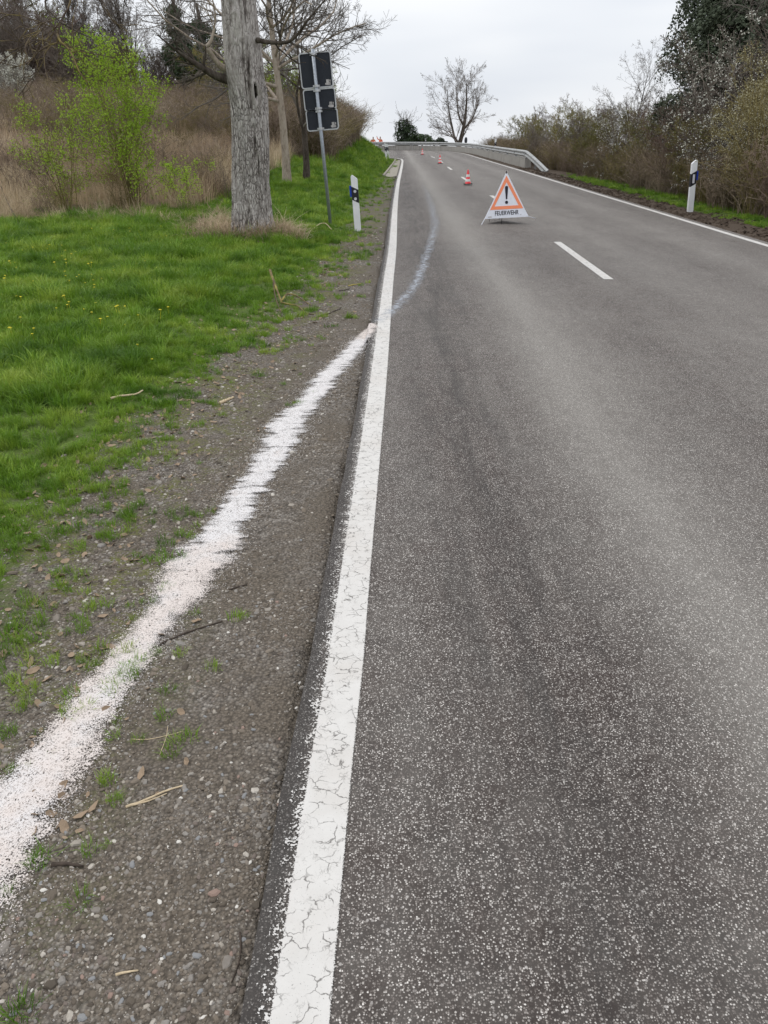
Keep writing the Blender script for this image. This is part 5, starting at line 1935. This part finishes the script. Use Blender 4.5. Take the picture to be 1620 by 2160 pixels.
# ------------------------------------------------------------------ two people beyond the bend
def skin_mesh(name, J, E, mats, parent, sub=1):
    me = bpy.data.meshes.new(name)
    me.from_pydata([j[:3] for j in J], E, [])
    o = link(name, me, parent)
    for m_ in mats:
        me.materials.append(m_)
    o.modifiers.new('skin', 'SKIN').use_smooth_shade = True
    for i, j in enumerate(J):
        me.skin_vertices[0].data[i].radius = (j[3], j[4] if len(j) > 4 else j[3])
    me.skin_vertices[0].data[0].use_root = True
    sm = o.modifiers.new('sub', 'SUBSURF')
    sm.levels = sm.render_levels = sub
    return o


def person(label, loc, rz, arms, stride):
    t = thing('person', label, 'person', loc, (0, 0, rz))
    st_ = stride
    J = [(0, 0, .95, .14, .10), (0, 0, 1.2, .15, .10), (0, 0, 1.40, .15, .09), (0, 0, 1.50, .055), (0, -.01, 1.60, .085, .095), (0, -.01, 1.70, .075, .085),
         (.10, 0, .90, .085), (.11, st_ * .4, .48, .06), (.11, st_, .08, .045), (.11, st_ - .14, .04, .04),
         (-.10, 0, .90, .085), (-.11, -st_ * .4, .48, .06), (-.11, -st_, .08, .045), (-.11, -st_ - .14, .04, .04),
         (.19, 0, 1.42, .055), (-.19, 0, 1.42, .055)]
    E_ = [(0, 1), (1, 2), (2, 3), (3, 4), (4, 5), (0, 6), (6, 7), (7, 8), (8, 9), (0, 10), (10, 11), (11, 12), (12, 13), (2, 14), (2, 15)]
    for s_, a_ in zip((14, 15), arms):
        p = s_
        for q_, r_ in zip(a_, (.042, .033, .03)):
            J.append((*q_, r_))
            E_.append((p, len(J) - 1))
            p = len(J) - 1
    skin_mesh('body', J, E_, [M['skin']], t)
    T = [(0, 0, .86, .165, .13), (0, 0, 1.15, .18, .13), (0, 0, 1.38, .185, .12), (0, 0, 1.45, .11, .09)]
    skin_mesh('vest', T, [(0, 1), (1, 2), (2, 3)], [M['vest']], t)
    Tb = [(0, 0, 1.06, .187, .137), (0, 0, 1.11, .188, .138)]
    g = Geo(); g.tube([(0, 0, 1.05), (0, 0, 1.11)], .19, 16)
    link('reflective_band', g.mesh('reflective_band', [M['vest_band']]), t)
    L_ = [(0, 0, .93, .155, .12), (.10, 0, .84, .10), (.11, st_ * .4, .48, .075), (.11, st_, .12, .06), (-.10, 0, .84, .10), (-.11, -st_ * .4, .48, .075), (-.11, -st_, .12, .06)]
    skin_mesh('trousers', L_, [(0, 1), (1, 2), (2, 3), (0, 4), (4, 5), (5, 6)], [M['cloth_dark']], t)
    for (sx_, a_) in zip((.19, -.19), arms):
        A = [(sx_, 0, 1.42, .065), (*a_[0], .052), (*(np.array(a_[1]) * .9 + np.array(a_[0]) * .1), .043)]
        skin_mesh('sleeve', A, [(0, 1), (1, 2)], [M['vest']], t)
    hm = [(0, .005, 1.66, .088, .1), (0, .0, 1.725, .07, .08)]
    skin_mesh('hair', hm, [(0, 1)], [M['hair']], t)
    return t


person('person in an orange high-visibility vest walking behind the crest of the grassy bank', (-1.22, 95.0, -.42), .5, [[(.27, -.05, 1.15), (.25, -.2, .95), (.25, -.24, .86)], [(-.27, .08, 1.16), (-.27, 0, .93), (-.27, -.03, .84)]], .16)
person('person in orange high-visibility clothing standing with a raised arm behind the guard rail', (-.42, 95.0, -.40), -.4, [[(.27, -.02, 1.16), (.25, -.1, .93), (.25, -.13, .84)], [(-.30, -.08, 1.50), (-.36, -.12, 1.72), (-.38, -.14, 1.80)]], .05)


# ------------------------------------------------------------------ sticks, straw and single stones on the verge
def stick(name, label, pix, r, mat, forks=(), z=-.04, lift=None, cat='stick', flat=False):
    P = [gnd(x, y, z) for x, y in pix]
    P = [np.array([p[0], p[1], z_at(p[0], p[1]) + r * .7 + (lift[i] if lift else 0)]) for i, p in enumerate(P)]
    P = smooth_poly(P, max(.01, np.linalg.norm(P[0] - P[-1]) / 14))
    P[:, 2] += rng.normal(0, r * .15, len(P))
    c = P[0].copy()
    t = Geo()
    t.tube(P - c, np.linspace(r, r * .55, len(P)), 6)
    o = link(name, t.mesh(name, [M[mat]], True), None, tuple(c), label=label, category=cat)
    for fk in forks:
        Q_ = [gnd(x, y, z) for x, y in fk[0]]
        Q_ = [np.array([p[0], p[1], z_at(p[0], p[1]) + fk[1] * .8 + (fk[2][i] if len(fk) > 2 else 0)]) for i, p in enumerate(Q_)]
        Q_ = smooth_poly(Q_, .03)
        g_ = Geo(); g_.tube(Q_ - c, np.linspace(fk[1], fk[1] * .5, len(Q_)), 5)
        link('fork', g_.mesh('fork', [M[mat]], True), o)
    return o


stick('dead_branch', 'forked dead branch with yellow lichen standing out of the grass at the gravel edge', [(572, 608), (578, 618), (590, 634), (594, 640)], .017, 'wood_lichen', cat='branch', lift=[.20, .16, .06, .02],
      forks=[([(594, 636), (606, 628), (622, 628), (640, 634), (655, 640)], .010, [.03, .06, .05, .02, 0]), ([(594, 640), (612, 642), (628, 646), (645, 656), (662, 660)], .009, [.03, .02, .02, 0, 0]),
             ([(578, 620), (582, 636), (590, 652), (594, 664)], .009, [.14, .06, .02, 0])])
stick('twig', 'dark curved twig lying across the edge of the white powder', [(300, 1375), (330, 1352), (370, 1333), (420, 1315), (468, 1302)], .0045, 'wood_dark', cat='twig')
stick('twig', 'short dark twig on the gravel right of the powder bulge', [(482, 1236), (500, 1230), (520, 1226)], .004, 'wood_dark', cat='twig')
stick('twig', 'dark twig on the gravel beyond the start of the powder trail', [(676, 662), (692, 658), (706, 652), (718, 648)], .008, 'wood_dark', cat='twig')
stick('twig', 'small dark twig below the crumbled asphalt edge at the bottom', [(505, 1965), (508, 1990), (503, 2030), (488, 2070)], .003, 'wood_dark', cat='twig')
stick('twig', 'pale curved twig lying in the grass beside the verge', [(235, 853), (258, 846), (285, 842), (303, 833)], .008, 'wood_pale', cat='twig', lift=[.03, .03, .03, .03])
stick('stalk', 'long pale flattened stalk on the gravel next to grass tufts', [(263, 1690), (300, 1678), (345, 1660), (388, 1648)], .0042, 'wood_pale', cat='stalk', forks=[([(270, 1688), (310, 1679), (350, 1664)], .003)])
stick('stalk', 'short pale wood splinter at the bottom of the gravel', [(242, 2047), (265, 2042), (290, 2039)], .0035, 'wood_pale', cat='stalk')
stick('straw', 'thin pale straw lying across the middle of the gravel', [(275, 1547), (310, 1547), (350, 1540), (385, 1532)], .0016, 'wood_pale', cat='straw')
stick('straw', 'thin crossing straw standing between the gravel stones', [(335, 1580), (348, 1545), (352, 1520)], .0014, 'wood_pale', cat='straw')
stick('wood_chip', 'pale flat wood chip at the moss edge', [(463, 845), (480, 838), (492, 833)], .012, 'wood_pale', cat='wood chip')
stick('stick', 'stubby brown stick beside the lower end of the powder', [(105, 1812), (130, 1810), (150, 1812), (172, 1815)], .0065, 'wood_dark', cat='stick')
stick('dead_branch', 'grey dead branch lying at the far left edge of the lawn', [(5, 430), (20, 455), (40, 480), (52, 500)], .014, 'wood_dark', cat='branch', lift=[.35, .22, .1, .0],
      forks=[([(0, 428), (25, 425), (60, 436), (95, 445)], .008, [.3, .35, .3, .2]), ([(60, 480), (68, 492), (76, 502)], .012, [.05, .03, 0])])
stick('twig', 'mossy twig at the grass edge, uppermost of the twigs on the far gravel', [(684, 566), (700, 563), (718, 562)], .011, 'wood_lichen', cat='twig')
stick('twig', 'short mossy twig right of the forked dead branch on the gravel', [(735, 600), (750, 598), (762, 597)], .009, 'wood_lichen', cat='twig')
stick('twig', 'thin grey twig on the gravel just below the mossy one', [(715, 610), (726, 609), (738, 606)], .007, 'wood_dark', cat='twig')
stick('twig', 'grey branch tip lying in the grass at the foot of the sign pole', [(655, 492), (668, 484), (685, 481), (700, 486)], .010, 'wood_pale', cat='branch', lift=[.0, .08, .1, .03])

# larger stones one can tell apart: parts of the ground
V, Q = stone_mesh(6)
stone_cols = {'stone_red': plain('reddish_stone', (.27, .19, .155), .85), 'stone_grey': plain('grey_stone', (.23, .23, .23), .85), 'stone_white': plain('pale_stone', (.60, .57, .52), .8), 'stone_brown': plain('brown_stone', (.16, .13, .11), .85)}
sm = {}
for k_, m_ in stone_cols.items():
    for v_ in range(3):
        Vv, Qv = stone_mesh(6 + v_ % 2)
        kk = 6 + v_ % 2
        Vv = np.concatenate([Vv, [Vv[2 * kk:].mean(0) + [0, 0, .04]]])
        Tv = np.array([[3 * kk, 2 * kk + j, 2 * kk + (j + 1) % kk] for j in range(kk)])
        sm[(k_, v_)] = mesh_np('stone', Vv, [np.array(Qv), Tv], [m_])


def put_stone(x, y, r, c, z=-.05):
    p = gnd(x, y, z)
    o = link('stone', sm[(c, int(rng.integers(0, 3)))], ground, (p[0], p[1], z_at(p[0], p[1]) + r * .1), (0, 0, rng.uniform(0, 6.28)))
    o.scale = (r, r * rng.uniform(.7, 1), r * rng.uniform(.35, .7))
    return o


for (x, y, r, c) in [(450, 1886, .018, 'stone_red'), (302, 1972, .007, 'stone_white'), (380, 1680, .008, 'stone_white'), (528, 1822, .007, 'stone_white'), (277, 1818, .012, 'stone_grey'), (515, 1680, .012, 'stone_grey'),
                     (415, 2018, .012, 'stone_grey'), (512, 1985, .009, 'stone_grey'), (500, 1915, .006, 'stone_white'), (80, 1750, .012, 'stone_brown'), (155, 1662, .009, 'stone_grey'), (635, 1140, .010, 'stone_grey'), (585, 1270, .010, 'stone_red'),
                     (432, 1507, .008, 'stone_grey'), (345, 1950, .008, 'stone_brown'), (220, 1930, .011, 'stone_grey'), (172, 2140, .013, 'stone_grey'), (90, 1890, .009, 'stone_grey'), (400, 1270, .012, 'stone_brown'), (150, 1470, .012, 'stone_brown')]:
    put_stone(x, y, r, c)
for i in range(230):
    y_ = 2150 - 900 * rng.uniform(0, 1) ** 1.3
    xe = np.interp(y_, [1250, 1700, 2160], [670, 590, 500])
    x_ = rng.uniform(5, xe)
    p = gnd(x_, y_)
    rc = np.interp(p[1], rib[:, 1], rib[:, 0]); rw = np.interp(p[1], rib[:, 1], rib[:, 2])
    if abs(p[0] - rc) < rw * 1.1 and rng.uniform() < .85:
        continue
    put_stone(x_, y_, rng.uniform(.005, .0095), ['stone_grey', 'stone_brown', 'stone_red', 'stone_grey', 'stone_brown'][int(rng.integers(0, 5))] if rng.uniform() < .93 else 'stone_white')
print('objects', len(bpy.data.objects))
